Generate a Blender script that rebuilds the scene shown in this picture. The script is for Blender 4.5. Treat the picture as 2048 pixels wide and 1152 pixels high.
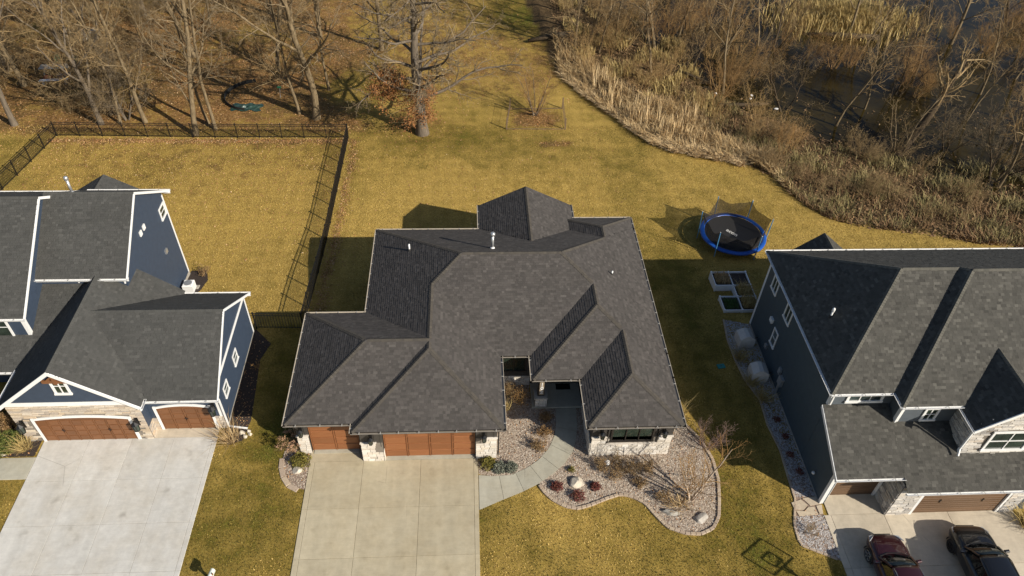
import bpy, math, random
import numpy as np
from mathutils import Vector, Matrix

# ------------------------------------------------------------------ scene, camera, light
for o in list(bpy.data.objects):
    bpy.data.objects.remove(o)
scene = bpy.context.scene
C = scene.collection
rnd = random.Random(7)
NR = np.random.default_rng(11)

PITCH, YAW, ROLL, FPX, CAMZ = math.radians(43.58), math.radians(4.568), math.radians(2.507), 1496.28, 35.0
_fw = Vector((math.sin(YAW)*math.cos(PITCH), math.cos(YAW)*math.cos(PITCH), -math.sin(PITCH)))
_r = Vector((math.cos(YAW), -math.sin(YAW), 0)); _u = _r.cross(_fw)
_r2 = math.cos(ROLL)*_r+math.sin(ROLL)*_u; _u2 = -math.sin(ROLL)*_r+math.cos(ROLL)*_u
cam = bpy.data.cameras.new('camera'); camo = bpy.data.objects.new('camera', cam); C.objects.link(camo)
cam.sensor_width = 36.0; cam.lens = FPX/2048*36.0; cam.clip_end = 3000; cam.clip_start = 0.5
m3 = Matrix((_r2, _u2, -_fw)).transposed()
camo.matrix_world = Matrix.Translation((0, 0, CAMZ)) @ m3.to_4x4()
scene.camera = camo

SUN_AZ, SUN_EL = math.radians(128.5), math.radians(31.5)       # azimuth clockwise from +Y
sdir = Vector((math.sin(SUN_AZ)*math.cos(SUN_EL), math.cos(SUN_AZ)*math.cos(SUN_EL), math.sin(SUN_EL)))
world = bpy.data.worlds.new('World'); scene.world = world; world.use_nodes = True
wn = world.node_tree.nodes; wl = world.node_tree.links
sky = wn.new('ShaderNodeTexSky'); sky.sky_type = 'NISHITA'; sky.sun_disc = False
sky.sun_elevation = SUN_EL; sky.sun_rotation = SUN_AZ; sky.altitude = 200; sky.air_density = 1.0; sky.dust_density = 1.0
wl.new(sky.outputs[0], wn['Background'].inputs[0]); wn['Background'].inputs[1].default_value = 0.075
sl = bpy.data.lights.new('sun', 'SUN'); sl.energy = 5.0; sl.angle = math.radians(0.53); sl.color = (1.0, 0.92, 0.79)
slo = bpy.data.objects.new('sun', sl); C.objects.link(slo)
slo.rotation_euler = (-sdir).to_track_quat('-Z', 'Y').to_euler(); slo.location = (40, -40, 60)
vs = scene.view_settings
vs.view_transform = 'Standard'; vs.look = 'None'; vs.exposure = 0.30; vs.gamma = 1.0; vs.use_curve_mapping = False
scene.render.engine = 'CYCLES'

# ------------------------------------------------------------------ object helpers
def tag(o, label=None, cat=None, group=None, kind=None):
    if label: o['label'] = label
    if cat: o['category'] = cat
    if group: o['group'] = group
    if kind: o['kind'] = kind
    return o

def empty(name, loc=(0, 0, 0), rz=0.0, label=None, cat=None, group=None, parent=None):
    o = bpy.data.objects.new(name, None); C.objects.link(o)
    o.location = loc; o.rotation_euler = (0, 0, rz); o.empty_display_size = 0.3
    if parent: o.parent = parent
    return tag(o, label, cat, group)

def link(name, me, parent=None, mat=None, smooth=False):
    if mat is not None and not me.materials:
        me.materials.append(mat)
    if smooth:
        me.polygons.foreach_set('use_smooth', [True]*len(me.polygons))
    o = bpy.data.objects.new(name, me); C.objects.link(o)
    if parent: o.parent = parent
    return o

def np_mesh(name, verts, faces):
    """verts (n,3), faces (m,k) all of the same size k"""
    me = bpy.data.meshes.new(name)
    verts = np.asarray(verts, np.float32); faces = np.asarray(faces, np.int32)
    n, (m, k) = len(verts), faces.shape
    me.vertices.add(n); me.vertices.foreach_set('co', verts.ravel())
    me.loops.add(m*k); me.loops.foreach_set('vertex_index', faces.ravel())
    me.polygons.add(m); me.polygons.foreach_set('loop_start', np.arange(0, m*k, k, dtype=np.int32))
    me.update(calc_edges=True); me.validate()
    return me

class MB:
    """collects shapes; build() makes ONE mesh object"""
    def __init__(s): s.v = []; s.f = []
    def poly(s, pts):
        b = len(s.v); s.v += [tuple(p) for p in pts]; s.f.append(tuple(range(b, b+len(pts)))); return s
    def box(s, x0, x1, y0, y1, z0, z1):
        b = len(s.v)
        s.v += [(x, y, z) for z in (z0, z1) for (x, y) in ((x0, y0), (x1, y0), (x1, y1), (x0, y1))]
        s.f += [(b, b+3, b+2, b+1), (b+4, b+5, b+6, b+7), (b, b+1, b+5, b+4), (b+1, b+2, b+6, b+5), (b+2, b+3, b+7, b+6), (b+3, b, b+4, b+7)]
        return s
    def bbox(s, x0, x1, y0, y1, z0, z1, e=0.01):
        """box with chamfered upper and side edges"""
        b = len(s.v)
        for z, d in ((z0, e), (z0+e, 0), (z1-e, 0), (z1, e)):
            s.v += [(x0+d, y0+d, z), (x1-d, y0+d, z), (x1-d, y1-d, z), (x0+d, y1-d, z)]
        for k in range(3):
            for i in range(4):
                j = (i+1) % 4; s.f.append((b+4*k+i, b+4*k+j, b+4*k+4+j, b+4*k+4+i))
        s.f += [(b+3, b+2, b+1, b), (b+12, b+13, b+14, b+15)]
        return s
    def prism(s, pts, z0, z1):
        """vertical prism over plan polygon (ccw)"""
        b = len(s.v); n = len(pts)
        s.v += [(p[0], p[1], z0) for p in pts]+[(p[0], p[1], z1) for p in pts]
        s.f.append(tuple(range(b+n-1, b-1, -1))); s.f.append(tuple(range(b+n, b+2*n)))
        for i in range(n):
            j = (i+1) % n; s.f.append((b+i, b+j, b+n+j, b+n+i))
        return s
    def extrude(s, pts, d):
        """polygon of 3d points extruded along vector d"""
        b = len(s.v); n = len(pts); d = Vector(d)
        s.v += [tuple(p) for p in pts]+[tuple(Vector(p)+d) for p in pts]
        s.f.append(tuple(range(b+n-1, b-1, -1))); s.f.append(tuple(range(b+n, b+2*n)))
        for i in range(n):
            j = (i+1) % n; s.f.append((b+i, b+j, b+n+j, b+n+i))
        return s
    def bar(s, a, c, w, h=None, up=(0, 0, 1)):
        """rectangular bar from a to c"""
        a, c = Vector(a), Vector(c); h = h or w; t = (c-a).normalized(); u = Vector(up)
        if abs(t.dot(u)) > .99: u = Vector((0, 1, 0))
        x = t.cross(u).normalized()*w/2; y = x.cross(t).normalized()*h/2
        b = len(s.v)
        for p in (a, c): s.v += [tuple(p-x-y), tuple(p+x-y), tuple(p+x+y), tuple(p-x+y)]
        s.f += [(b, b+1, b+2, b+3), (b+7, b+6, b+5, b+4)]
        for i in range(4):
            j = (i+1) % 4; s.f.append((b+i, b+4+i, b+4+j, b+j))
        return s
    def tube(s, pts, rad, n=8, cap=True):
        pts = [Vector(p) for p in pts]; b = len(s.v); m = len(pts)
        if not hasattr(rad, '__len__'): rad = [rad]*m
        for i, p in enumerate(pts):
            t = (pts[min(i+1, m-1)]-pts[max(i-1, 0)]).normalized()
            u = Vector((0, 0, 1)) if abs(t.z) < .9 else Vector((1, 0, 0))
            x = t.cross(u).normalized(); y = x.cross(t)
            for k in range(n):
                a = 2*math.pi*k/n; s.v.append(tuple(p+(x*math.cos(a)+y*math.sin(a))*rad[i]))
        for i in range(m-1):
            for k in range(n):
                k2 = (k+1) % n; s.f.append((b+i*n+k, b+(i+1)*n+k, b+(i+1)*n+k2, b+i*n+k2))
        if cap:
            s.f.append(tuple(b+k for k in range(n))); s.f.append(tuple(b+(m-1)*n+k for k in range(n-1, -1, -1)))
        return s
    def lathe(s, c, prof, n=16):
        """prof: list of (r,z) around vertical axis at c"""
        b = len(s.v); m = len(prof)
        for r, z in prof:
            for k in range(n):
                a = 2*math.pi*k/n; s.v.append((c[0]+r*math.cos(a), c[1]+r*math.sin(a), c[2]+z))
        for i in range(m-1):
            for k in range(n):
                k2 = (k+1) % n; s.f.append((b+i*n+k, b+i*n+k2, b+(i+1)*n+k2, b+(i+1)*n+k))
        s.f.append(tuple(b+k for k in range(n-1, -1, -1))); s.f.append(tuple(b+(m-1)*n+k for k in range(n)))
        return s
    def mesh(s, name, mat=None):
        me = bpy.data.meshes.new(name); me.from_pydata(s.v, [], s.f); me.update()
        if mat is not None: me.materials.append(mat)
        return me
    def build(s, name, mat, parent=None, smooth=False):
        return link(name, s.mesh(name, mat), parent, None, smooth)

# ------------------------------------------------------------------ material helpers
class NT:
    def __init__(s, name):
        s.mat = bpy.data.materials.new(name); s.mat.use_nodes = True
        s.t = s.mat.node_tree; s.bsdf = s.t.nodes['Principled BSDF']
    def n(s, typ, ins=None, **props):
        nd = s.t.nodes.new('ShaderNode'+typ)
        for k, v in props.items(): setattr(nd, k, v)
        for k, v in (ins or {}).items():
            if isinstance(v, bpy.types.NodeSocket): s.t.links.new(v, nd.inputs[k])
            else: nd.inputs[k].default_value = v
        return nd
    def ramp(s, fac, stops, interp='LINEAR'):
        nd = s.t.nodes.new('ShaderNodeValToRGB'); cr = nd.color_ramp; cr.interpolation = interp
        while len(cr.elements) < len(stops): cr.elements.new(0.5)
        for e, (p, c) in zip(cr.elements, stops):
            e.position = p; e.color = (c[0], c[1], c[2], 1) if len(c) == 3 else c
        s.t.links.new(fac, nd.inputs[0]); return nd.outputs[0]
    def mix(s, fac, a, b, mode='MIX'):
        nd = s.t.nodes.new('ShaderNodeMix'); nd.data_type = 'RGBA'; nd.blend_type = mode
        for i, v in ((0, fac), (6, a), (7, b)):
            if isinstance(v, bpy.types.NodeSocket): s.t.links.new(v, nd.inputs[i])
            else: nd.inputs[i].default_value = v if i == 0 else (v[0], v[1], v[2], 1)
        return nd.outputs[2]
    def math(s, op, a, b=0.0, c=0.0):
        nd = s.t.nodes.new('ShaderNodeMath'); nd.operation = op
        for i, v in enumerate((a, b, c)):
            if isinstance(v, bpy.types.NodeSocket): s.t.links.new(v, nd.inputs[i])
            else: nd.inputs[i].default_value = v
        return nd.outputs[0]
    def noise(s, scale, vec=None, detail=4, rough=.6):
        ins = {'Scale': scale, 'Detail': detail, 'Roughness': rough}
        if vec is not None: ins['Vector'] = vec
        return s.n('TexNoise', ins).outputs[0]
    def obj(s): return s.n('TexCoord').outputs['Object']
    def pos(s): return s.n('NewGeometry').outputs['Position']
    def island(s): return s.n('NewGeometry').outputs['Random Per Island']
    def orand(s): return s.n('ObjectInfo').outputs['Random']
    def bump(s, h, strength=.5, dist=.02):
        b = s.n('Bump', {'Height': h, 'Strength': strength, 'Distance': dist}); s.t.links.new(b.outputs[0], s.bsdf.inputs['Normal'])
    def out(s, col=None, rough=.8, metal=0.0, spec=None):
        if col is not None:
            if isinstance(col, bpy.types.NodeSocket): s.t.links.new(col, s.bsdf.inputs['Base Color'])
            else: s.bsdf.inputs['Base Color'].default_value = (col[0], col[1], col[2], 1)
        if isinstance(rough, bpy.types.NodeSocket): s.t.links.new(rough, s.bsdf.inputs['Roughness'])
        else: s.bsdf.inputs['Roughness'].default_value = rough
        s.bsdf.inputs['Metallic'].default_value = metal
        if spec is not None: s.bsdf.inputs['Specular IOR Level'].default_value = spec
        return s.mat

def plain(name, col, rough=.6, metal=0.0, var=.12, scale=6.0, spec=None):
    t = NT(name); f = t.noise(scale, t.pos(), 5)
    c = t.ramp(f, [(.3, [x*(1-var) for x in col]), (.7, [min(1, x*(1+var)) for x in col])])
    return t.out(c, rough, metal, spec)

def palette(name, cols, rough=.85, mode='island', grain=.15, gscale=25.0, bump=0.0):
    """colour picked per loose piece (or per object), plus grain"""
    t = NT(name); r = t.island() if mode == 'island' else t.orand()
    n = len(cols); c = t.ramp(r, [(i/max(1, n-1) if n > 1 else 0, col) for i, col in enumerate(cols)])
    f = t.noise(gscale, t.pos(), 3)
    g = t.ramp(f, [(.25, (1-grain,)*3), (.75, (1+grain,)*3)])
    c = t.mix(1.0, c, g, 'MULTIPLY')
    if bump: t.bump(f, bump, .01)
    return t.out(c, rough)

M = {}
def shingle(name, cols, rough=.9):
    t = NT(name)
    c = t.ramp(t.island(), [(i/(len(cols)-1), col) for i, col in enumerate(cols)])
    mp = t.n('Mapping', {'Vector': t.pos(), 'Scale': (1.6, 1.6, .25)}); big = t.ramp(t.noise(.5, mp.outputs[0], 4), [(.3, (.93,)*3), (.7, (1.06,)*3)])
    f = t.noise(60, t.pos(), 2); g = t.ramp(f, [(.2, (.7,)*3), (.8, (1.3,)*3)])
    c = t.mix(1, t.mix(1, c, big, 'MULTIPLY'), g, 'MULTIPLY')
    t.bump(f, .35, .004)
    return t.out(c, rough, 0, .25)
M['shingle_brown'] = shingle('brown_grey_shingle', [(.056,.051,.047), (.080,.072,.067), (.066,.060,.056), (.060,.055,.051), (.090,.081,.075), (.070,.064,.059), (.104,.094,.087)])
M['shingle_grey'] = shingle('grey_shingle', [(.054,.054,.051), (.068,.068,.064), (.060,.060,.057), (.074,.073,.069), (.064,.064,.060), (.088,.087,.082)])
M['shingle_olive'] = shingle('olive_grey_shingle', [(.048,.046,.041), (.072,.069,.061), (.060,.058,.051), (.086,.082,.072), (.066,.063,.056), (.112,.107,.094)])
M['cap_brown'] = shingle('ridge_cap_brown', [(.074,.066,.056), (.090,.079,.065), (.068,.061,.053), (.100,.088,.072)])
M['cap_grey'] = shingle('ridge_cap_grey', [(.066,.066,.062), (.080,.080,.075)])
M['cap_olive'] = shingle('ridge_cap_olive', [(.086,.083,.070), (.125,.118,.099), (.105,.10,.085)])
M['deck'] = plain('roof_deck', (.035,.033,.031), .95)
M['gutter_cream'] = plain('cream_gutter_metal', (.42,.37,.30), .45, 0, .06)
M['gutter_bronze'] = plain('bronze_gutter_metal', (.030,.026,.023), .45, 0, .1)
M['white'] = plain('white_trim_paint', (.78,.78,.77), .5, 0, .04)
M['hanger'] = plain('bright_hanger_metal', (.55,.53,.49), .4, .2, .05)
M['galv'] = plain('galvanised_metal', (.55,.56,.57), .35, .7, .12)
M['navy'] = plain('navy_lap_siding', (.036,.053,.085), .55, 0, .10, 3)
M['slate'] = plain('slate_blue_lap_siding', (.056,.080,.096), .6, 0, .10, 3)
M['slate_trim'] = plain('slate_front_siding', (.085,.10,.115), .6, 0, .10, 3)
M['bronze'] = plain('dark_bronze_siding', (.050,.045,.040), .6, 0, .15, 4)
M['frame_dark'] = plain('dark_window_frame', (.030,.026,.023), .45, 0, .1)
M['black'] = plain('black_metal', (.010,.010,.011), .4, 0, .2)
M['foundation'] = plain('foundation_concrete', (.36,.33,.28), .9, 0, .15, 5)

def glass(name, tint=(.02,.03,.03)):
    t = NT(name); f = t.noise(1.1, t.pos(), 4)
    c = t.ramp(f, [(.35, tint), (.62, [x*2.4+.004 for x in tint])])
    return t.out(c, .04, 0, .9)
M['glass'] = glass('dark_window_glass')
M['glass_green'] = glass('greenish_window_glass', (.012,.019,.014))

def wood_door(name, a, b):
    t = NT(name)
    mp = t.n('Mapping', {'Vector': t.pos(), 'Scale': (1.2, 8, 22)})
    f = t.noise(1.6, mp.outputs[0], 6, .7)
    c = t.ramp(f, [(.25, a), (.75, b)]); t.bump(f, .2, .004); c = t.mix(1, c, t.ramp(t.orand(), [(0, (.84,)*3), (1, (1.12,)*3)]), 'MULTIPLY')
    return t.out(c, .5, 0, .35)
M['door_amber'] = wood_door('amber_wood_door', (.20,.075,.030), (.30,.125,.050))
M['door_red'] = wood_door('red_brown_wood_door', (.145,.060,.026), (.23,.105,.045))
M['door_brown'] = wood_door('dark_brown_wood_door', (.105,.058,.030), (.17,.10,.055))

def concrete(name, base, stain, dark=.75):
    t = NT(name)
    rx = t.ramp(t.orand(), [(0, (.94,)*3), (1, (1.05,)*3)])
    a = t.noise(.55, t.pos(), 5, .62); b = t.noise(2.6, t.pos(), 5, .65); g = t.noise(70, t.pos(), 2)
    c = t.mix(t.ramp(a, [(.42, (0,)*3), (.72, (.8,)*3)]), base, stain)
    c = t.mix(1, c, t.ramp(b, [(.3, (.88,)*3), (.7, (1.06,)*3)]), 'MULTIPLY')
    c = t.mix(1, c, t.ramp(g, [(.25, (.86,)*3), (.75, (1.1,)*3)]), 'MULTIPLY')
    # broom finish
    mp = t.n('Mapping', {'Vector': t.pos(), 'Scale': (1.2, 40, 1)})
    br = t.noise(1.0, mp.outputs[0], 2)
    c = t.mix(1, c, t.ramp(br, [(.3, (.95,)*3), (.7, (1.04,)*3)]), 'MULTIPLY')
    sp = t.ramp(t.noise(1.1, t.pos(), 2), [(.64, (1,)*3), (.78, (dark,)*3)])
    tr = t.n('Mapping', {'Vector': t.pos(), 'Scale': (1.15, .12, 1)}); tk = t.ramp(t.noise(1.0, tr.outputs[0], 4, .6), [(.42, (1,)*3), (.66, (.90,)*3)])
    c = t.mix(1, c, tk, 'MULTIPLY'); ck = t.n('TexVoronoi', {'Vector': t.pos(), 'Scale': .33}, feature='DISTANCE_TO_EDGE').outputs[0]
    cm = t.math('MULTIPLY', t.ramp(ck, [(.0015, (1,)*3), (.004, (0,)*3)]), t.ramp(t.noise(.25, t.pos(), 2), [(.56, (0,)*3), (.62, (.55,)*3)])); c = t.mix(cm, c, (.12,.10,.08))
    c = t.mix(1, c, sp, 'MULTIPLY'); c = t.mix(1, c, rx, 'MULTIPLY')
    t.bump(g, .2, .003)
    return t.out(c, .9, 0, .3)
M['conc_tan'] = concrete('tan_concrete', (.49,.43,.305), (.43,.36,.235), .84)
M['conc_white'] = concrete('pale_concrete', (.60,.585,.545), (.51,.47,.40), .72)
M['conc_walk'] = concrete('walk_concrete', (.44,.42,.34), (.40,.36,.27), .85)
M['conc_buff'] = concrete('buff_concrete', (.58,.51,.40), (.52,.45,.35), .85)
M['joint'] = plain('dark_joint', (.07,.06,.05), .95)

M['stone_white'] = palette('white_limestone', [(.55,.49,.41), (.70,.65,.58), (.62,.55,.45), (.74,.70,.64), (.50,.45,.38), (.68,.63,.56)], .9, 'object', .14, 14, .5)
M['stone_buff'] = palette('buff_ledgestone', [(.44,.35,.25), (.58,.50,.39), (.38,.33,.28), (.62,.55,.45), (.48,.39,.30), (.34,.31,.28), (.55,.43,.30)], .9, 'object', .18, 14, .5)
M['stone_grey'] = palette('grey_ledgestone', [(.42,.40,.37), (.60,.57,.52), (.26,.25,.24), (.52,.48,.42), (.36,.34,.32), (.68,.64,.58), (.48,.42,.35)], .9, 'object', .2, 14, .5)
M['mortar'] = plain('stone_mortar', (.20,.175,.145), .95)
M['edging'] = palette('tan_edging_block', [(.40,.31,.22), (.46,.37,.27), (.35,.27,.20), (.43,.34,.26)], .9, 'object', .16, 20, .4)
M['boulder'] = palette('limestone_boulder', [(.56,.50,.40), (.52,.46,.37), (.58,.52,.43)], .9, 'object', .25, 4, .8)
M['boulder_grey'] = palette('lichened_grey_boulder', [(.34,.32,.28), (.40,.37,.33), (.36,.33,.29)], .9, 'object', .35, 3, .8)
M['pebble'] = palette('river_pebble', [(.18,.14,.105), (.38,.31,.24), (.30,.235,.175), (.52,.45,.36), (.36,.275,.205), (.43,.365,.29), (.24,.19,.145), (.62,.55,.46), (.34,.265,.20), (.44,.355,.275)], .85, 'island', .1, 40)
M['pebble_grey'] = palette('grey_pebble', [(.22,.20,.19), (.44,.41,.39), (.33,.30,.28), (.56,.53,.51), (.38,.35,.33)], .85, 'island', .1, 40)
M['soil'] = plain('bed_soil', (.24,.175,.135), .95, 0, .35, 9)
M['mulch'] = plain('dark_mulch', (.040,.028,.022), .95, 0, .5, 14)
M['flagstone'] = palette('flagstone', [(.52,.43,.31), (.48,.40,.30), (.56,.48,.36)], .9, 'object', .15, 6, .4)

def bark(name, a, b, scale=7):
    t = NT(name); mp = t.n('Mapping', {'Vector': t.obj(), 'Scale': (1, 1, .18)})
    f = t.noise(scale, mp.outputs[0], 5, .7)
    c = t.ramp(f, [(.3, a), (.7, b)]); t.bump(f, .7, .03)
    return t.out(c, .95, 0, .15)
M['bark_grey'] = bark('grey_tan_bark', (.09,.066,.038), (.29,.22,.13))
M['bark_oak'] = bark('oak_bark', (.085,.067,.050), (.22,.18,.135))
M['bark_dark'] = bark('dark_wet_bark', (.035,.026,.018), (.11,.08,.05))
M['bark_birch'] = bark('pale_river_birch_bark', (.38,.28,.20), (.62,.52,.42), 10)
M['twig_grey'] = palette('grey_twig', [(.13,.095,.052), (.22,.165,.095), (.17,.125,.07), (.32,.245,.15)], .95)
M['twig_red'] = palette('red_brown_twig', [(.22,.115,.038), (.34,.19,.062), (.27,.16,.06), (.42,.27,.11)], .95)
M['twig_tan'] = palette('tan_twig', [(.21,.145,.066), (.32,.225,.105), (.25,.16,.07), (.40,.30,.16)], .95)
M['twig_gold'] = palette('golden_brown_twig', [(.28,.175,.07), (.40,.27,.11), (.32,.19,.07), (.48,.34,.16)], .95)
M['twig_purple'] = palette('purplish_twig', [(.20,.13,.11), (.28,.19,.16), (.16,.10,.085)], .95)
M['leaf_rust'] = palette('rust_dead_leaf', [(.30,.12,.035), (.22,.09,.03), (.38,.17,.05), (.26,.13,.05)], .85)
M['leaf_litter'] = palette('fallen_leaf', [(.34,.16,.06), (.26,.12,.05), (.45,.26,.11), (.20,.09,.04), (.52,.33,.16), (.36,.15,.05), (.60,.45,.26)], .85)
M['reed'] = palette('dry_reed', [(.46,.31,.14), (.34,.22,.095), (.55,.40,.20), (.26,.165,.07), (.62,.47,.26), (.40,.27,.12)], .9)
M['reed_gold'] = palette('golden_dry_grass', [(.40,.29,.10), (.50,.38,.15), (.32,.22,.08), (.58,.45,.20)], .9)
M['sedge'] = palette('olive_marsh_grass', [(.22,.19,.07), (.30,.24,.10), (.16,.14,.055), (.36,.28,.13)], .9)
# ------------------------------------------------------------------ terrain
REED = np.array([(9.19,71.5),(10.21,68.73),(12.03,65.05),(13.96,61.61),(15.34,58.57),(16.39,56.82),(17.91,55.39),(20.41,54.57),(22.54,54.16),(24.43,52.96),(25.79,51.65),(26.4,49.59),(27.2,47.49),(28.78,45.51),(30.85,44.53),(33.8,43.85),(36.7,43.16),(39.37,42.13),(42.58,41.62),(60,40.5),(120,38)])
POND = np.array([(20.1,76.37),(21.58,72.81),(22.82,68.85),(25.48,65.14),(28.44,61.66),(30.99,59.13),(33.25,57.52),(35.38,55.79),(38.43,54.28),(40.42,51.73),(43.22,50.21),(46.74,48.73),(70,45),(120,42)])
WATER_Z = -1.95
def sstep(a, b, x):
    t = np.clip((x-a)/(b-a), 0, 1); return t*t*(3-2*t)
def yreed(x): return np.where(x < 9.19, 71.5+(9.19-x)*9, np.interp(x, REED[:, 0], REED[:, 1]))
def ypond(x): return np.where(x < 20.1, 76.4+(20.1-x)*7, np.interp(x, POND[:, 0], POND[:, 1]))
def wob(x, y, s, k=0.0):
    return np.sin(x*s+k)*np.cos(y*s*1.17+k*2.1)+.5*np.sin(x*s*2.3+1.3+k)*np.sin(y*s*1.9+.7)
def terr(x, y):
    x = np.asarray(x, float); y = np.asarray(y, float)
    z = -1.35*sstep(31, 45, y)-.8*sstep(45, 80, y)
    z = z+.05*wob(x, y, .22)*sstep(44, 55, y)
    mt = sstep(0, 6, (y-yreed(x))*.75); z = z*(1-mt)+mt*(-1.72+.10*wob(x, y, .9, 2.0))
    pt = sstep(-1.5, 3.5, (y-ypond(x)+1.2*wob(x, y, .35))*.7); z = z*(1-pt)+pt*(-2.6)
    hump = np.exp(-(((x-44.5)/6)**2+((y-84)/4)**2)); z = z+hump*1.3
    return z
def gz(x, y): return float(terr(x, y))

def inpoly(px, py, poly):
    px = np.asarray(px, float); py = np.asarray(py, float); r = np.zeros(px.shape, bool); n = len(poly); j = n-1
    for i in range(n):
        xi, yi = poly[i]; xj, yj = poly[j]
        c = ((yi > py) != (yj > py)) & (px < (xj-xi)*(py-yi)/((yj-yi) or 1e-9)+xi)
        r ^= c; j = i
    return r

# plan outlines of everything laid on the ground
WALK_IN = [(4.99,26.45),(4.88,25.3),(4.73,24.55),(4.34,23.73),(3.73,23.0),(2.98,22.46),(2.15,22.08),(1.16,22.04),(.42,22.13)]
WALK_OUT = [(6.14,26.45),(6.08,25.27),(5.91,24.25),(5.66,23.5),(5.08,22.68),(4.42,22.1),(3.59,21.51),(2.58,21.0),(1.64,20.62),(.42,20.08)]
EDGE_R = [(3.62,21.42),(3.85,21.0),(4.28,20.51),(4.87,20.14),(5.51,19.98),(6.19,20.16),(7.16,20.54),(7.86,20.75),(8.43,20.62),(9.1,20.19),(9.5,19.51),(10.01,18.79),(10.84,18.43),(11.6,18.35),(12.32,18.63),(12.79,19.26),(13.07,20.27),(13.32,21.47),(13.33,22.73),(12.94,24.06),(12.42,24.93),(11.75,26.0),(11.3,27.2)]
BED_R = [(6.45,26.4)]+WALK_OUT[:7]+EDGE_R+[(10.9,27.2),(10.9,23.3),(6.5,23.3)]
BED_M = [(.42,23.1),(.42,22.2)]+WALK_IN[::-1][1:]+[(3.6,26.5),(3.5,28.3),(1.4,28.3),(1.4,23.1)]
BED_S = [(-8.7,21.55),(-8.95,21.59),(-9.64,21.91),(-10.08,22.62),(-10.16,23.56),(-9.9,25.2),(-9.2,25.2),(-9.2,23.8),(-8.7,23.7)]
BED_SIDE = [(18.38,33.0),(16.75,33.5),(16.5,31.62),(16.54,29.93),(16.72,28.32),(17.2,26.78),(17.11,24.98),(17.31,23.27),(17.2,21.35),(17.14,20.14),(16.61,18.72),(16.56,17.62),(18.37,16.7),(18.37,20.2),(18.37,20.4)]
BED_L = [(-26.6,24.0),(-23.35,24.0),(-23.35,25.05),(-24.2,25.1),(-26.6,27.2)]
BED_LS = [(-13.85,25.35),(-13.3,24.45),(-12.56,24.72),(-12.35,26.1),(-12.7,30.6),(-12.3,31.9),(-13.5,33.2),(-13.5,25.6)]
BED_LB = [(-19.35,39.7),(-18.3,39.8),(-17.9,38.6),(-18.1,37.2),(-18.6,36.3),(-19.35,36.0)]
SOLID = [(-8.7,.42,8,23.9),(-23.2,-13.93,8,25.7),(18.4,28.6,8,20.5),(-30,-23.2,22.55,23.95)]
HOUSES = [(-9.3,1.5,23.2,31),(-5.8,11.0,27.5,39.8),(3.5,11.0,23.2,30),(.9,7.2,38,41.5),(-27.5,-13.5,25,33),(-30,-19.3,29,39.6),(18.3,45,19,33)]

def is_lawn(x, y, pad=0.0):
    r = np.ones(np.shape(x), bool)
    for b in (BED_R, BED_M, BED_S, BED_SIDE, BED_L, BED_LS, BED_LB, WALK_IN+WALK_OUT[::-1]): r &= ~inpoly(x, y, b)
    for x0, x1, y0, y1 in SOLID+HOUSES: r &= ~((x > x0-pad) & (x < x1+pad) & (y > y0-pad) & (y < y1+pad))
    return r

def litter_at(x, y):
    l = (.74+.2*wob(x, y, .25, 4.0))*sstep(57.6, 59.5, y+.35*wob(x, y, .7))*sstep(-5, -15, x+1.5*wob(x, y, .4))
    l = np.maximum(l, .55*sstep(62, 71, y+1.5*wob(x, y, .3, 1.0))*sstep(-12, -8, x))
    l = np.maximum(l, .9*np.exp(-((y-57.35)/.5)**2)*(x < -10.4)*(x > -36.5))
    l = np.maximum(l, .7*np.exp(-((x+9.85+.15*wob(x, y, .9))/.35)**2)*(y > 33)*(y < 57.8))
    l = np.maximum(l, .42*(x < -10.8)*(x > -36)*sstep(36, 58, y)*(y < 58))
    l = np.maximum(l, .9*np.exp(-(((x-6.4)/2.5)**4+((y-61.4)/1.8)**4)))
    l = np.maximum(l, .85*np.exp(-(((x-7.9)/1.7)**4+((y-56.9)/.6)**4)))
    l = np.maximum(l, .55*np.exp(-((x+4.5)**2+(y-60.5)**2)/14))
    l = l*(1-.75*np.exp(-(((x-8.5)/7)**2+((y-86)/7)**2)))
    return np.clip(l, 0, 1)
def lush_at(x, y):
    g = .24+.12*wob(x, y, .12)
    g = g+.38*np.exp(-(((x+1)/12)**2+((y-57)/4.5)**2))
    g = g+.26*sstep(29, 22, y)+.16*wob(x, y, .5, 5.0)*sstep(30, 24, y)
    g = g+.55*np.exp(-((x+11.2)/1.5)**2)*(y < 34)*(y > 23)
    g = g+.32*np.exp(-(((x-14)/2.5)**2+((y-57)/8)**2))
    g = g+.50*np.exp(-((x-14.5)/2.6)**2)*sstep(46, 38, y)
    g = g+1.0*np.exp(-(((x-8.5)/5)**2+((y-85)/6)**2))
    g = g+.30*np.exp(-((x+40)/4)**2)*(y < 58)
    g = g+.30*sstep(60, 66, y)*(x < -8)
    g = g-.22*np.exp(-(((x-2)/9)**2+((y-48)/5)**2))-.15*np.exp(-(((x+18)/5)**2+((y-44)/7)**2))
    return np.clip(g, 0, 1.5)

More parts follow.
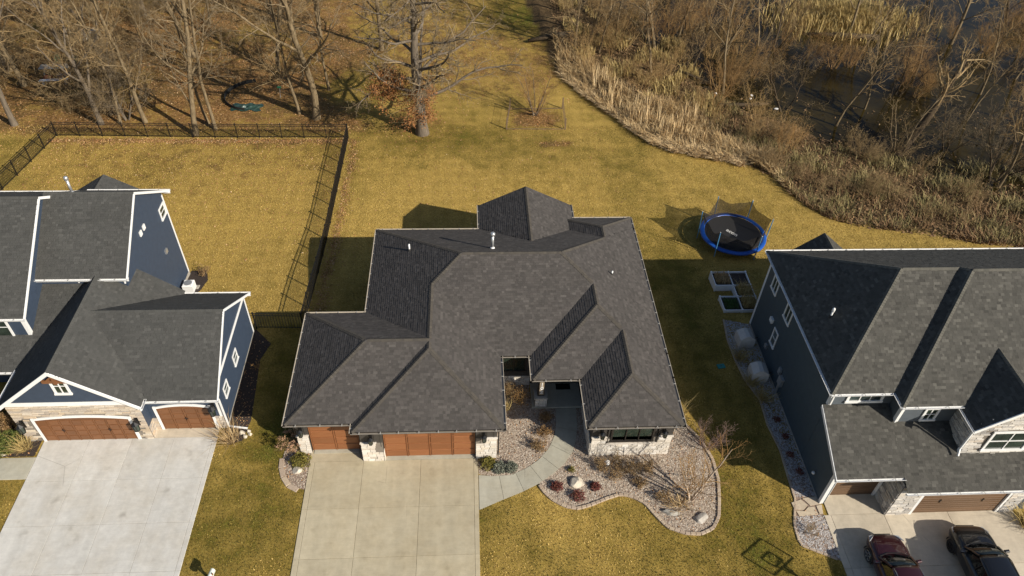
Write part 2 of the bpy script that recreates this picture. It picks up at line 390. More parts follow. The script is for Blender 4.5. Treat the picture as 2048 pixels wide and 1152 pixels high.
def make_ground():
    xs = np.concatenate([[-900,-500,-300,-180,-120,-95], np.arange(-80, 90, .5), [100,120,180,300,500,900]])
    ys = np.concatenate([[-600,-300,-120,-50,-20], np.arange(-6, 118, .5), [125,140,180,300,600,1200]])
    X, Y = np.meshgrid(xs, ys); Z = terr(X, np.clip(Y, -50, 118))
    inside = np.zeros(X.shape, bool)
    v = np.stack([X.ravel(), Y.ravel(), Z.ravel()], 1); w = len(xs); h = len(ys)
    i = np.arange((h-1)*w).reshape(h-1, w)[:, :-1].ravel()
    me = np_mesh('ground', v, np.stack([i, i+1, i+w+1, i+w], 1))
    for nm, fn in (('litter', litter_at), ('lush', lush_at)):
        a = me.attributes.new(nm, 'FLOAT', 'POINT'); a.data.foreach_set('value', fn(X, Y).ravel().astype(np.float32))
    mar = np.clip(sstep(-.2, .9, (Y-yreed(X))), 0, 1)
    a = me.attributes.new('marsh', 'FLOAT', 'POINT'); a.data.foreach_set('value', mar.ravel().astype(np.float32))
    t = NT('lawn_and_woodland_floor')
    P = t.pos()
    at = lambda n: t.n('Attribute', attribute_name=n).outputs['Fac']
    lush, litt, mar = at('lush'), at('litter'), at('marsh')
    fine = t.noise(9, P, 5, .9); mid = t.noise(5.0, P, 4, .75); big = t.noise(.8, P, 4, .6); huge = t.noise(.16, P, 3, .5)
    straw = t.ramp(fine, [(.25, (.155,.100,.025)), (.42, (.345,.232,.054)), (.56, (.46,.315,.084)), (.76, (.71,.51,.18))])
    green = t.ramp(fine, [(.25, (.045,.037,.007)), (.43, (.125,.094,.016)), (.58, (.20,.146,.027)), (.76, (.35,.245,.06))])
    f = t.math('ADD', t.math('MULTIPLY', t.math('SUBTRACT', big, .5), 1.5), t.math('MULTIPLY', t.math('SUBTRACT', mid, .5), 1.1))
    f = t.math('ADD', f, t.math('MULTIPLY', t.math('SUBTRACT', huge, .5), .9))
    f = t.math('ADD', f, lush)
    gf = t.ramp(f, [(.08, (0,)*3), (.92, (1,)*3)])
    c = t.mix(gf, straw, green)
    deep = t.ramp(fine, [(.25, (.03,.042,.006)), (.5, (.085,.105,.014)), (.76, (.21,.21,.035))])
    c = t.mix(t.ramp(t.math('MULTIPLY', f, .5), [(.42, (0,)*3), (.72, (.9,)*3)]), c, deep)
    # mowing lanes, two passes
    sp = t.n('SeparateXYZ', {0: P})
    for ax, k, amp in ((0, 5.6, .045), (1, 4.9, .042)):
        w1 = t.math('SINE', t.math('ADD', t.math('MULTIPLY', sp.outputs[ax], k), t.math('MULTIPLY', big, 1.6)))
        fac = t.math('ADD', t.math('MULTIPLY', w1, amp), 1.0)
        cc = t.n('CombineXYZ', {0: fac, 1: fac, 2: fac})
        c = t.mix(1, c, cc.outputs[0], 'MULTIPLY')
    c = t.mix(1, c, t.ramp(mid, [(.28, (.74,)*3), (.72, (1.2,)*3)]), 'MULTIPLY')
    # leaf litter
    vo = t.n('TexVoronoi', {'Vector': P, 'Scale': 9.0}); lr = t.n('SeparateColor', {0: vo.outputs['Color']}).outputs[0]
    leaf = t.ramp(lr, [(0, (.10,.052,.020)), (.3, (.20,.105,.034)), (.6, (.31,.17,.058)), (.85, (.16,.085,.032)), (1, (.46,.29,.12))])
    leaf = t.mix(t.ramp(t.noise(.4, P, 3), [(.45, (0,)*3), (.65, (.55,)*3)]), leaf, (.085,.066,.022)); leaf = t.mix(1, leaf, t.ramp(fine, [(.25, (.6,)*3), (.75, (1.3,)*3)]), 'MULTIPLY')
    lm = t.math('ADD', litt, t.math('MULTIPLY', t.math('SUBTRACT', big, .5), 1.3))
    lm = t.math('ADD', lm, t.math('MULTIPLY', t.math('SUBTRACT', mid, .5), 1.2))
    lm = t.math('MULTIPLY', t.ramp(lm, [(.40, (0,)*3), (.72, (1,)*3)]), t.math('MINIMUM', t.math('MULTIPLY', litt, 3.0), 1.0))
    wd = t.ramp(t.math('MINIMUM', t.math('MULTIPLY', litt, 1.6), 1.0), [(0, (1,)*3), (1, (.80,.78,.74))]); c = t.mix(1, c, wd, 'MULTIPLY')
    c = t.mix(lm, c, leaf)
    mud = t.ramp(mid, [(.3, (.045,.029,.014)), (.55, (.11,.072,.034)), (.75, (.26,.175,.085))])
    c = t.mix(mar, c, mud)
    t.bump(t.math('ADD', fine, t.math('MULTIPLY', mid, .6)), .9, .05)
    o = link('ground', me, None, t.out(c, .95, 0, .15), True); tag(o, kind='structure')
    o['label'] = 'sloping winter lawn and leaf strewn woodland floor'
make_ground()

def make_water():
    t = NT('dark_pond_water'); P = t.pos()
    f = t.noise(2.2, P, 3); t.bump(f, .04, .02)
    c = t.ramp(t.noise(.12, P, 3), [(.35, (.012,.009,.003)), (.65, (.036,.026,.007))])
    m = t.out(c, .10, 0, .14)
    xs = np.linspace(16, 160, 40); ys = np.linspace(40, 150, 40)
    X, Y = np.meshgrid(xs, ys); v = np.stack([X.ravel(), Y.ravel(), np.full(X.size, WATER_Z)], 1)
    i = np.arange(39*40).reshape(39, 40)[:, :-1].ravel()
    o = link('pond_water', np_mesh('pond_water', v, np.stack([i, i+1, i+41, i+40], 1)), None, m)
    tag(o, 'dark still pond water under the bare marsh trees', None, None, 'structure')
make_water()

# ------------------------------------------------------------------ concrete
def slabs(name, label, xs, ys, mat, top=.045, cells=None):
    """driveway of separate slabs"""
    root = MB().box(xs[0]+.02, xs[-1]-.02, ys[0]+.02, max(ys)-.02, -.06, top-.022).build(name, M['joint'])
    tag(root, label, None, None, 'structure')
    g = .006
    for i in range(len(xs)-1):
        for j in range(len(ys)-1):
            if cells and not cells(i, j): continue
            MB().bbox(xs[i]+g, xs[i+1]-g, ys[j]+g, ys[j+1]-g, -.05, top+rnd.uniform(-.002, .002), .008).build('slab', mat, root)
    return root
slabs('driveway', 'tan concrete driveway before the amber garage doors', [-8.68,-8.4,-5.79,-2.7,.16,.4], [9,12.3,14.98,17.67,20.37,23.2], M['conc_tan'])
a = MB().box(-8.66, -5.8, 23.205, 23.97, -.05, .047).build('apron_slab', M['conc_tan']); tag(a, 'tan concrete strip before the single amber garage door', None, None, 'structure')
a = MB().box(-4.6, .24, 23.205, 23.45, -.05, .075).build('garage_sill', M['conc_walk']); tag(a, 'pale sill slab under the double amber garage door', None, None, 'structure')
a = MB().box(-8.5, -6.1, 23.72, 23.97, -.04, .078).build('garage_sill', M['conc_walk']); tag(a, 'pale sill slab under the single amber garage door', None, None, 'structure')
slabs('driveway', 'pale grey concrete driveway of the navy house', [-23.2,-20.8,-18.52,-16.28,-14.18,-13.93], [9.6,12.2,14.75,17.3,19.86,22.42,25.0], M['conc_white'])
a = MB().box(-17.34, -13.95, 25.005, 25.6, -.05, .047).build('apron_slab', M['conc_buff']); tag(a, 'concrete strip before the single red brown garage door', None, None, 'structure')
slabs('driveway', 'buff concrete driveway with two parked cars', [18.36,18.72,21.55,25.0,28.6], [8.2,10.9,13.6,16.3,19.2], M['conc_buff'])
a = MB().box(18.62, 21.55, 19.205, 20.4, -.05, .047).build('apron_slab', M['conc_buff']); tag(a, 'concrete slab in the recess before the brown single garage door', None, None, 'structure')
slabs('front_walk', 'concrete front walk of the navy house', [-30,-27.2,-25.15,-23.21], [22.58,23.92], M['conc_walk'])

def curved_walk():
    n = len(WALK_IN)
    def res(pl, k):
        d = np.r_[0, np.cumsum(np.hypot(*np.diff(np.array(pl), axis=0).T))]; s = np.linspace(0, d[-1], k)
        return np.stack([np.interp(s, d, np.array(pl)[:, i]) for i in (0, 1)], 1)
    K = 41; a = res(WALK_IN, K); b = res(WALK_OUT, K)
    mb = MB().prism([tuple(p) for p in list(a)+list(b[::-1])], -.05, .02)
    root = mb.build('curved_walk', M['joint']); tag(root, 'curved concrete walk from the tan driveway to the porch', None, None, 'structure')
    cuts = [0, 7, 14, 19, 24, 29, 34, 40]
    for c0, c1 in zip(cuts[:-1], cuts[1:]):
        aa = a[c0:c1+1].copy(); bb = b[c0:c1+1].copy()
        for arr in (aa, bb):
            d0 = arr[1]-arr[0]; arr[0] += d0/np.linalg.norm(d0)*.008
            d1 = arr[-2]-arr[-1]; arr[-1] += d1/np.linalg.norm(d1)*.008
        MB().prism([tuple(p) for p in list(aa)+list(bb[::-1])], -.04, .042).build('slab', M['conc_walk'], root)
curved_walk()

# ------------------------------------------------------------------ planting beds
def bed(name, label, poly, mat, z=.012):
    o = MB().prism(poly, -.05, z).build(name, mat); return tag(o, label, None, None, 'structure')
def bed_follow(name, label, poly, mat):
    o = MB()
    z = [gz(*p) for p in poly]; o.poly([(p[0], p[1], zz+.012) for p, zz in zip(poly, z)])
    return tag(o.build(name, mat), label, None, None, 'structure')
bed('planting_bed', 'stone mulched soil between the front walk and garage', BED_M[::-1], M['soil'])
bed('planting_bed', 'stone mulched soil of the curving front bed', BED_R, M['soil'])
bed('planting_bed', 'small planted corner left of the tan driveway', BED_S, M['soil'])
bed_follow('planting_bed', 'gravel strip along the slate house wall', BED_SIDE, M['soil'])
bed('planting_bed', 'dark mulch before the navy house stone wall', BED_L, M['mulch'])
bed('planting_bed', 'dark mulch strip along the navy garage wall', BED_LS, M['mulch'])
bed_follow('planting_bed', 'dark mulch by the rear corner of the navy house', BED_LB, M['mulch'])

OCT_V = np.array([(1,0,0),(0,1,0),(-1,0,0),(0,-1,0),(0,0,1),(0,0,-1.)]); OCT_F = np.array([(0,1,4),(1,2,4),(2,3,4),(3,0,4)])
ICO_V = np.array([(0,0,1)]+[(.894*math.cos(a), .894*math.sin(a), .447) for a in np.arange(5)*2*math.pi/5]+[(.894*math.cos(a), .894*math.sin(a), -.447) for a in (np.arange(5)+.5)*2*math.pi/5]+[(0,0,-1)])
ICO_F = np.array([(0,1+i,1+(i+1)%5) for i in range(5)]+[(1+i,6+i,1+(i+1)%5) for i in range(5)]+[(1+(i+1)%5,6+i,6+(i+1)%5) for i in range(5)]+[(11,6+(i+1)%5,6+i) for i in range(5)])
def scatter_poly(poly, n):
    p = np.array(poly); lo, hi = p.min(0), p.max(0); out = np.zeros((0, 2))
    while len(out) < n:
        q = lo+(hi-lo)*NR.random((n*2, 2)); out = np.vstack([out, q[inpoly(q[:, 0], q[:, 1], poly)]])
    return out[:n]
def pebbles(name, label, poly, n, mat, s0, s1, avoid=None):
    q = scatter_poly(poly, n)
    if avoid is not None: q = q[~avoid(q)]
    n = len(q); s = s0+(s1-s0)*NR.random((n, 1))**1.6
    sc = s*np.stack([.7+.7*NR.random(n), .7+.5*NR.random(n), .35+.35*NR.random(n)], 1)
    a = NR.random(n)*6.283; ca, sa = np.cos(a), np.sin(a)
    V = OCT_V[None]*(1+.35*(NR.random((n, 6, 1))-.5))*sc[:, None]*1.15
    X = V[..., 0]*ca[:, None]-V[..., 1]*sa[:, None]; Y = V[..., 0]*sa[:, None]+V[..., 1]*ca[:, None]
    z = terr(q[:, 0], q[:, 1])+.012+sc[:, 2]*.5*NR.random(n)
    v = np.stack([X+q[:, :1], Y+q[:, 1:], V[..., 2]+z[:, None]], 2).reshape(-1, 3)
    f = (OCT_F[None]+6*np.arange(n)[:, None, None]).reshape(-1, 3)
    o = link(name, np_mesh(name, v, f), None, mat, True); tag(o, label, 'gravel', None, 'stuff'); return o
pebbles('gravel', 'pinkish river pebbles between the curved walk and garage', BED_M, 7500, M['pebble'], .022, .048)
pebbles('gravel', 'pinkish river pebbles filling the curving front bed', BED_R, 19000, M['pebble'], .022, .05)
pebbles('gravel', 'pale pebbles in the small corner left of the driveway', BED_S, 900, M['pebble'], .022, .05)
pebbles('gravel', 'grey pebbles along the slate house wall', BED_SIDE, 8000, M['pebble_grey'], .022, .05, lambda q: (q[:, 1] < 20.3) & (q[:, 1] > 19.2))

def edging(pl, label, step=.27, w=.17, h=.10, z=0.0):
    root = empty('bed_edging', (pl[0][0], pl[0][1], 0), 0, label, 'edging')
    P = np.array(pl); d = np.r_[0, np.cumsum(np.hypot(*np.diff(P, axis=0).T))]; n = int(d[-1]/step)
    s = np.linspace(0, d[-1], n+1); Q = np.stack([np.interp(s, d, P[:, i]) for i in (0, 1)], 1)
    for a, b in zip(Q[:-1], Q[1:]):
        c = (a+b)/2; t = b-a; L = np.hypot(*t)
        mb = MB().bbox(-L/2+.008, L/2-.008, -w/2, w/2, -.05, h+rnd.uniform(-.008, .008), .018)
        o = mb.build('edging_block', M['edging'], root); o.location = (c[0]-pl[0][0], c[1]-pl[0][1], gz(*c)); o.rotation_euler = (0, 0, math.atan2(t[1], t[0])+rnd.uniform(-.03, .03))
edging(EDGE_R, 'tan stone block edging winding around the gravel front bed')
edging([(-9.05,21.5),(-9.64,21.85),(-10.1,22.6),(-10.2,23.5)], 'short row of flat edging stones left of the tan driveway', .5, .28, .05)
edging([(16.75,33.5),(16.5,31.62),(16.54,29.93),(16.72,28.32),(17.2,26.78),(17.11,24.98),(17.31,23.27),(17.2,21.35),(17.14,20.14),(16.61,18.72),(16.56,17.62),(18.2,16.8)], 'edging blocks along the grey side bed of the slate house', .34, .12, .06)

def flag_path():
    root = tag(empty('flagstone_path', (17.7,19.75,0)), 'tan flagstone stepping path at the slate house garage corner', None, None, 'structure')
    for poly in ([(-.78,.2),(-.25,.35),(.0,.05),(-.3,-.2),(-.75,-.15)], [(-.15,.42),(.65,.5),(.72,.1),(.12,.02)], [(-.7,-.22),(-.28,-.27),(.0,-.05),(.3,-.06),(.35,-.45),(-.62,-.5)], [(.42,.0),(.72,.04),(.62,-.42),(.44,-.42)]):
        MB().prism([(p[0]*1.05, p[1]*1.1) for p in poly][::-1], -.03, .05).build('flagstone', M['flagstone'], root)
flag_path()
# ------------------------------------------------------------------ roofs
def clip(poly, a, b, c):
    """keep a*x+b*y+c >= 0"""
    out = []; n = len(poly)
    for i in range(n):
        p, q = poly[i], poly[(i+1) % n]; dp = a*p[0]+b*p[1]+c; dq = a*q[0]+b*q[1]+c
        if dp >= 0: out.append(p)
        if (dp > 0 > dq) or (dp < 0 < dq):
            t = dp/(dp-dq); out.append((p[0]+(q[0]-p[0])*t, p[1]+(q[1]-p[1])*t))
    return out
def area(p): return .5*abs(sum(p[i][0]*p[(i+1) % len(p)][1]-p[(i+1) % len(p)][0]*p[i][1] for i in range(len(p)))) if len(p) > 2 else 0
def subtract(poly, planes):
    """poly minus convex region {all planes >= 0}"""
    out = []; cur = poly
    for (a, b, c) in planes:
        o = clip(cur, -a, -b, -c)
        if area(o) > 1e-3: out.append(o)
        cur = clip(cur, a, b, c)
        if area(cur) < 1e-3: break
    return out

class Roof:
    """upper envelope of several hipped / gabled rectangles; rect = (x0,x1,y0,y1,ze,{l,r,f,b: pitch})"""
    def __init__(s, rects): s.R = rects; s.P = [s.planes(r) for r in rects]
    def planes(s, r):
        x0, x1, y0, y1, ze, sd = r; P = {}
        if 'l' in sd: P['l'] = (sd['l'], 0, ze-sd['l']*x0)
        if 'r' in sd: P['r'] = (-sd['r'], 0, ze+sd['r']*x1)
        if 'f' in sd: P['f'] = (0, sd['f'], ze-sd['f']*y0)
        if 'b' in sd: P['b'] = (0, -sd['b'], ze+sd['b']*y1)
        return P
    def h(s, k, x, y):
        x0, x1, y0, y1 = s.R[k][:4]
        if not (x0-1e-6 <= x <= x1+1e-6 and y0-1e-6 <= y <= y1+1e-6): return -99
        return min(a*x+b*y+c for a, b, c in s.P[k].values())
    def top(s, x, y, skip=None): return max([s.h(k, x, y) for k in range(len(s.R)) if k != skip] or [-99])
    def face(s, k, sd):
        x0, x1, y0, y1 = s.R[k][:4]; poly = [(x0, y0), (x1, y0), (x1, y1), (x0, y1)]
        a, b, c = s.P[k][sd]
        for s2, (a2, b2, c2) in s.P[k].items():
            if s2 != sd: poly = clip(poly, a2-a, b2-b, c2-c)
        return poly
    def visible(s, k, sd):
        pieces = [s.face(k, sd)]; a, b, c = s.P[k][sd]
        for j in range(len(s.R)):
            if j == k: continue
            x0, x1, y0, y1 = s.R[j][:4]; e = .004 if j < k else -.004
            cut = [(1, 0, -x0), (-1, 0, x1), (0, 1, -y0), (0, -1, y1)]+[(a2-a, b2-b, c2-c+e) for a2, b2, c2 in s.P[j].values()]
            nx = []
            for p in pieces: nx += subtract(p, cut)
            pieces = nx
        return [p for p in pieces if area(p) > .004]

def build_roof(house, rects, m_sh, m_cap, m_gut_in, m_gut_out, expo=.145, tabw=(.11, .27), gutters=True, hang=1.0, trim=None):
    rf = Roof(rects); EX = {'l': (0, -1), 'r': (0, 1), 'f': (1, 0), 'b': (-1, 0)}
    for k, r in enumerate(rects):
        x0, x1, y0, y1, ze, sides = r
        for sd, pitch in sides.items():
            pcs = rf.visible(k, sd)
            if not pcs: continue
            a, b, c = rf.P[k][sd]; mb = MB()
            for p in pcs: mb.poly([(q[0], q[1], a*q[0]+b*q[1]+c-.012) for q in p])
            deck = mb.build('roof_slope', M['deck'], house)
            # local frame: u along eave, w plan distance up slope
            o0 = {'l': (x0, y1), 'r': (x1, y0), 'f': (x0, y0), 'b': (x1, y1)}[sd]; ud = EX[sd]; wd = (-ud[1], ud[0])
            fp = rf.face(k, sd); loc = [((q[0]-o0[0])*ud[0]+(q[1]-o0[1])*ud[1], (q[0]-o0[0])*wd[0]+(q[1]-o0[1])*wd[1]) for q in fp]
            U0, U1 = min(q[0] for q in loc), max(q[0] for q in loc); W1 = max(q[1] for q in loc)
            cs = 1/math.sqrt(1+pitch*pitch); dw = expo*cs; nrm = (-a*cs, -b*cs, cs)
            ccw = sum(loc[i][0]*loc[(i+1) % len(loc)][1]-loc[(i+1) % len(loc)][0]*loc[i][1] for i in range(len(loc))) > 0
            E = []
            for i in range(len(loc)):
                p, q = loc[i], loc[(i+1) % len(loc)]; ea, eb = -(q[1]-p[1]), q[0]-p[0]
                if not ccw: ea, eb = -ea, -eb
                L = math.hypot(ea, eb)
                if L > 1e-6: E.append((ea/L, eb/L, -(ea*p[0]+eb*p[1])/L))
            sh = MB(); row = 0; w = -.02
            def pt(u, ww, off):
                x = o0[0]+u*ud[0]+ww*wd[0]; y = o0[1]+u*ud[1]+ww*wd[1]
                return (x+nrm[0]*off, y+nrm[1]*off, a*x+b*y+c+nrm[2]*off)
            while w < W1:
                u = U0-rnd.random()*.3
                while u < U1:
                    tw = rnd.uniform(*tabw) if rnd.random() < .8 else rnd.uniform(*tabw)*1.5
                    poly = [(u, w), (u+tw-.004, w), (u+tw-.004, w+dw*1.06), (u, w+dw*1.06)]
                    inside = all(min(e[0]*q[0]+e[1]*q[1]+e[2] for e in E) >= 0 for q in poly)
                    if not inside:
                        if w >= 0 or True:
                            pl = [(q[0], max(q[1], .0)) for q in poly]
                            for e in E:
                                pl = clip(pl, *e)
                                if len(pl) < 3: break
                            poly2 = pl
                    else: poly2 = poly
                    if len(poly2) >= 3:
                        cu = sum(q[0] for q in poly2)/len(poly2); cw = sum(q[1] for q in poly2)/len(poly2)
                        x = o0[0]+cu*ud[0]+cw*wd[0]; y = o0[1]+cu*ud[1]+cw*wd[1]; z = a*x+b*y+c
                        hid = False
                        for j in range(len(rects)):
                            if j == k: continue
                            hj = rf.h(j, x, y)
                            if hj > z+.10 or (j < k and abs(hj-z) <= .004): hid = True; break
                        if not hid:
                            lift = rnd.choice((0, 0, .004, .007))
                            if not inside: top = [pt(q[0], q[1], .004+lift+.010*(1-min(1, max(0, (q[1]-w)/dw)))) for q in poly2]; sh.poly(top)
                            else:
                                q0, q1, q2, q3 = poly; t0 = .015+lift; t1 = .004+lift
                                bi = len(sh.v); sh.v += [pt(*q0, 0), pt(*q1, 0), pt(*q1, t0), pt(*q0, t0), pt(*q2, t1), pt(*q3, t1)]
                                sh.f += [(bi, bi+1, bi+2, bi+3), (bi+3, bi+2, bi+4, bi+5)]
                    u += tw
                w += dw; row += 1
            so = sh.build('shingles', m_sh, deck); so['kind'] = 'stuff'
        # ridge and hip caps
        caps = MB(); ks = list(sides)
        for i in range(len(ks)):
            for j in range(i+1, len(ks)):
                A, B = rf.face(k, ks[i]), rf.face(k, ks[j])
                sharedp = [p for p in A if any(math.hypot(p[0]-q[0], p[1]-q[1]) < .01 for q in B)]
                if len(sharedp) < 2: continue
                p, q = sharedp[0], sharedp[-1]; pa, pb = rf.P[k][ks[i]], rf.P[k][ks[j]]
                P3 = Vector((p[0], p[1], pa[0]*p[0]+pa[1]*p[1]+pa[2])); Q3 = Vector((q[0], q[1], pa[0]*q[0]+pa[1]*q[1]+pa[2]))
                if P3.z > Q3.z: P3, Q3 = Q3, P3
                L = (Q3-P3).length
                if L < .2: continue
                t = (Q3-P3)/L; n1 = Vector((-pa[0], -pa[1], 1)).normalized(); n2 = Vector((-pb[0], -pb[1], 1)).normalized()
                w1 = t.cross(n1); w1 *= -1 if w1.dot(n2) < 0 else 1; w2 = n2.cross(t); w2 *= -1 if w2.dot(n1) < 0 else 1
                if w1.z > 0: w1 = -w1
                if w2.z > 0: w2 = -w2
                nn = (n1+n2).normalized(); st = .15; m = int(L/st)
                for c0 in range(m):
                    s0 = c0*st; s1 = min(L, s0+st*1.25); mid = P3+t*(s0+st/2)
                    if rf.top(mid.x, mid.y, k) > mid.z-.03: continue
                    wd2 = .14+rnd.uniform(-.008, .008); jt = rnd.uniform(-.006, .006)
                    for ww, nv in ((w1, n1), (w2, n2)):
                        e0 = P3+t*s0+nn*.045; e1 = P3+t*s1+nn*.026
                        b = len(caps.v); caps.v += [tuple(e0), tuple(e1), tuple(e1+ww*(wd2+jt)-nn*.004), tuple(e0+ww*(wd2+jt)-nn*.004), tuple(P3+t*s0+nn*.01), tuple(P3+t*s0+ww*(wd2+jt)+nv*.012)]
                        caps.f += [(b, b+1, b+2, b+3), (b, b+3, b+5, b+4)]
        if caps.v:
            co = caps.build('ridge_caps', m_cap, house); co['kind'] = 'stuff'
        # gutters on eaves that no other roof covers
        if not gutters: continue
        for sd in sides:
            A, B, outn = {'l': ((x0, y0), (x0, y1), (-1, 0)), 'r': ((x1, y0), (x1, y1), (1, 0)), 'f': ((x0, y0), (x1, y0), (0, -1)), 'b': ((x0, y1), (x1, y1), (0, 1))}[sd]
            L = math.hypot(B[0]-A[0], B[1]-A[1]); t = ((B[0]-A[0])/L, (B[1]-A[1])/L); run = None; segs = []
            N = int(L/.04)
            for i in range(N+1):
                d = L*i/N; x = A[0]+t[0]*d+outn[0]*.02; y = A[1]+t[1]*d+outn[1]*.02
                free = rf.top(x, y, k) < ze-.35 if True else True
                if free:
                    # drop stretches that lie on the same eave line of an earlier rectangle
                    for j in range(k):
                        xa, xb, ya, yb, zj, sj = rects[j]
                        if sd in sj and zj == ze and ((sd in 'lr' and abs((xa if sd == 'l' else xb)-A[0]) < .01 and ya-.01 <= y <= yb+.01) or (sd in 'fb' and abs((ya if sd == 'f' else yb)-A[1]) < .01 and xa-.01 <= x <= xb+.01)): free = False
                if free and run is None: run = d
                if (not free or i == N) and run is not None:
                    if d-run > .15: segs.append((run, d))
                    run = None
            for d0, d1 in segs:
                gutter(house, A, t, outn, d0, d1, ze, m_gut_in, m_gut_out, hang, trim)
    return rf

def gutter(house, A, t, o, d0, d1, ze, m_in, m_out, hang, trim):
    def q(d, off, z): return (A[0]+t[0]*d+o[0]*off, A[1]+t[1]*d+o[1]*off, z)
    d0 -= .06; d1 += .06; zt = ze-.012; zb = ze-.105; wd = .125
    # outer shell: front face, lip, bottom
    sh = MB()
    sh.poly([q(d0, wd+.012, zt), q(d1, wd+.012, zt), q(d1, wd-.03, zb), q(d0, wd-.03, zb)])
    sh.poly([q(d0, wd-.03, zb), q(d1, wd-.03, zb), q(d1, .0, zb), q(d0, .0, zb)])
    for d in (d0, d1): sh.poly([q(d, 0, zb), q(d, wd-.03, zb), q(d, wd+.012, zt), q(d, 0, zt)])
    g = sh.build('gutter', m_out, house)
    inn = MB()
    inn.poly([q(d0, wd+.012, zt+.002), q(d1, wd+.012, zt+.002), q(d1, wd-.012, zt+.002), q(d0, wd-.012, zt+.002)])
    inn.poly([q(d0, wd-.012, zt+.002), q(d1, wd-.012, zt+.002), q(d1, wd-.045, zb+.012), q(d0, wd-.045, zb+.012)])
    inn.poly([q(d0, wd-.045, zb+.012), q(d1, wd-.045, zb+.012), q(d1, .004, zb+.012), q(d0, .004, zb+.012)])
    inn.build('gutter_trough', m_in, g)
    if hang:
        hb = MB(); n = max(1, int((d1-d0)/hang))
        for i in range(n):
            d = d0+(i+.5)*(d1-d0)/n+rnd.uniform(-.08, .08)
            pts = [q(d-.014, -.02, zt+.012), q(d+.014, -.02, zt+.012), q(d+.014, wd+.016, zt+.012), q(d-.014, wd+.016, zt+.012)]
            hb.extrude(pts, (0, 0, -.02))
        ho = hb.build('gutter_hangers', M['hanger'], g); ho['kind'] = 'stuff'
    fb = MB(); e = .004
    P = [q(d0, -.028, ze-.03), q(d1, -.028, ze-.03), q(d1, -.003, ze-.03), q(d0, -.003, ze-.03)]
    fb.extrude([(p[0], p[1], ze-.22) for p in P], (0, 0, .19)); fb.build('fascia', trim or m_out, house)

# ------------------------------------------------------------------ wall dressing
def lap_siding(house, axis, pos, a0, a1, z0, ztop, mat, out=1, expo=.15, name='siding_boards'):
    """lap boards on the wall plane axis=pos running a0..a1; ztop may be a function of the running coordinate"""
    mb = MB(); z = z0; f = ztop if callable(ztop) else (lambda u: ztop); th = .022
    zmax = max(f(a0), f(a1), f((a0+a1)/2))
    while z < zmax:
        z1 = z+expo
        # clip the board where the gable rake cuts it
        us = np.linspace(a0, a1, 61) if callable(ztop) else np.array([a0, a1]); zc = z+expo*.5
        ok = [u for u in us if f(u) >= zc]
        if len(ok) >= 2:
            u0, u1 = ok[0], ok[-1]
            def P(u, off, zz): return (pos+out*off, u, zz) if axis == 'x' else (u, pos+out*off, zz)
            zt = min(z1+.01, max(f(u0), f(u1))+.05) if not callable(ztop) else z1+.01
            mb.poly([P(u0, th, z), P(u1, th, z), P(u1, .006, zt), P(u0, .006, zt)])
            mb.poly([P(u0, th, z), P(u1, th, z), P(u1, .0, z), P(u0, .0, z)])
        z = z1
    o = mb.build(name, mat, house); o['kind'] = 'stuff'; return o

def window(house, axis, pos, a0, a1, z0, z1, out, frame, pane, mull_v=(), mull_h=(), fw=.09, proud=.05, name='window'):
    """casing boards with panes set back between them"""
    def B(mb, u0, u1, za, zb, o0, o1):
        p0, p1 = sorted((pos+out*o0, pos+out*o1))
        return mb.box(p0, p1, u0, u1, za, zb) if axis == 'x' else mb.box(u0, u1, p0, p1, za, zb)
    mb = MB()
    B(mb, a0-fw, a0, z0, z1, .0, proud); B(mb, a1, a1+fw, z0, z1, .0, proud)
    B(mb, a0-fw, a1+fw, z1, z1+fw, .0, proud+.004); B(mb, a0-fw-.03, a1+fw+.03, z0-fw, z0, .0, proud+.03)
    w = mb.build(name, frame, house)
    vs_ = [a0]+[a0+(a1-a0)*m for m in mull_v]+[a1]; hs = [z0]+[z0+(z1-z0)*m for m in mull_h]+[z1]
    if mull_v or mull_h:
        mb = MB()
        for v in vs_[1:-1]: B(mb, v-.025, v+.025, z0, z1, .004, proud-.012)
        for h in hs[1:-1]: B(mb, a0, a1, h-.02, h+.02, .004, proud-.016)
        mb.build('muntin', frame, w)
    for i in range(len(vs_)-1):
        for j in range(len(hs)-1):
            mb = MB(); B(mb, vs_[i]+.004, vs_[i+1]-.004, hs[j]+.004, hs[j+1]-.004, .002, .012); mb.build('pane', pane, w)
    return w

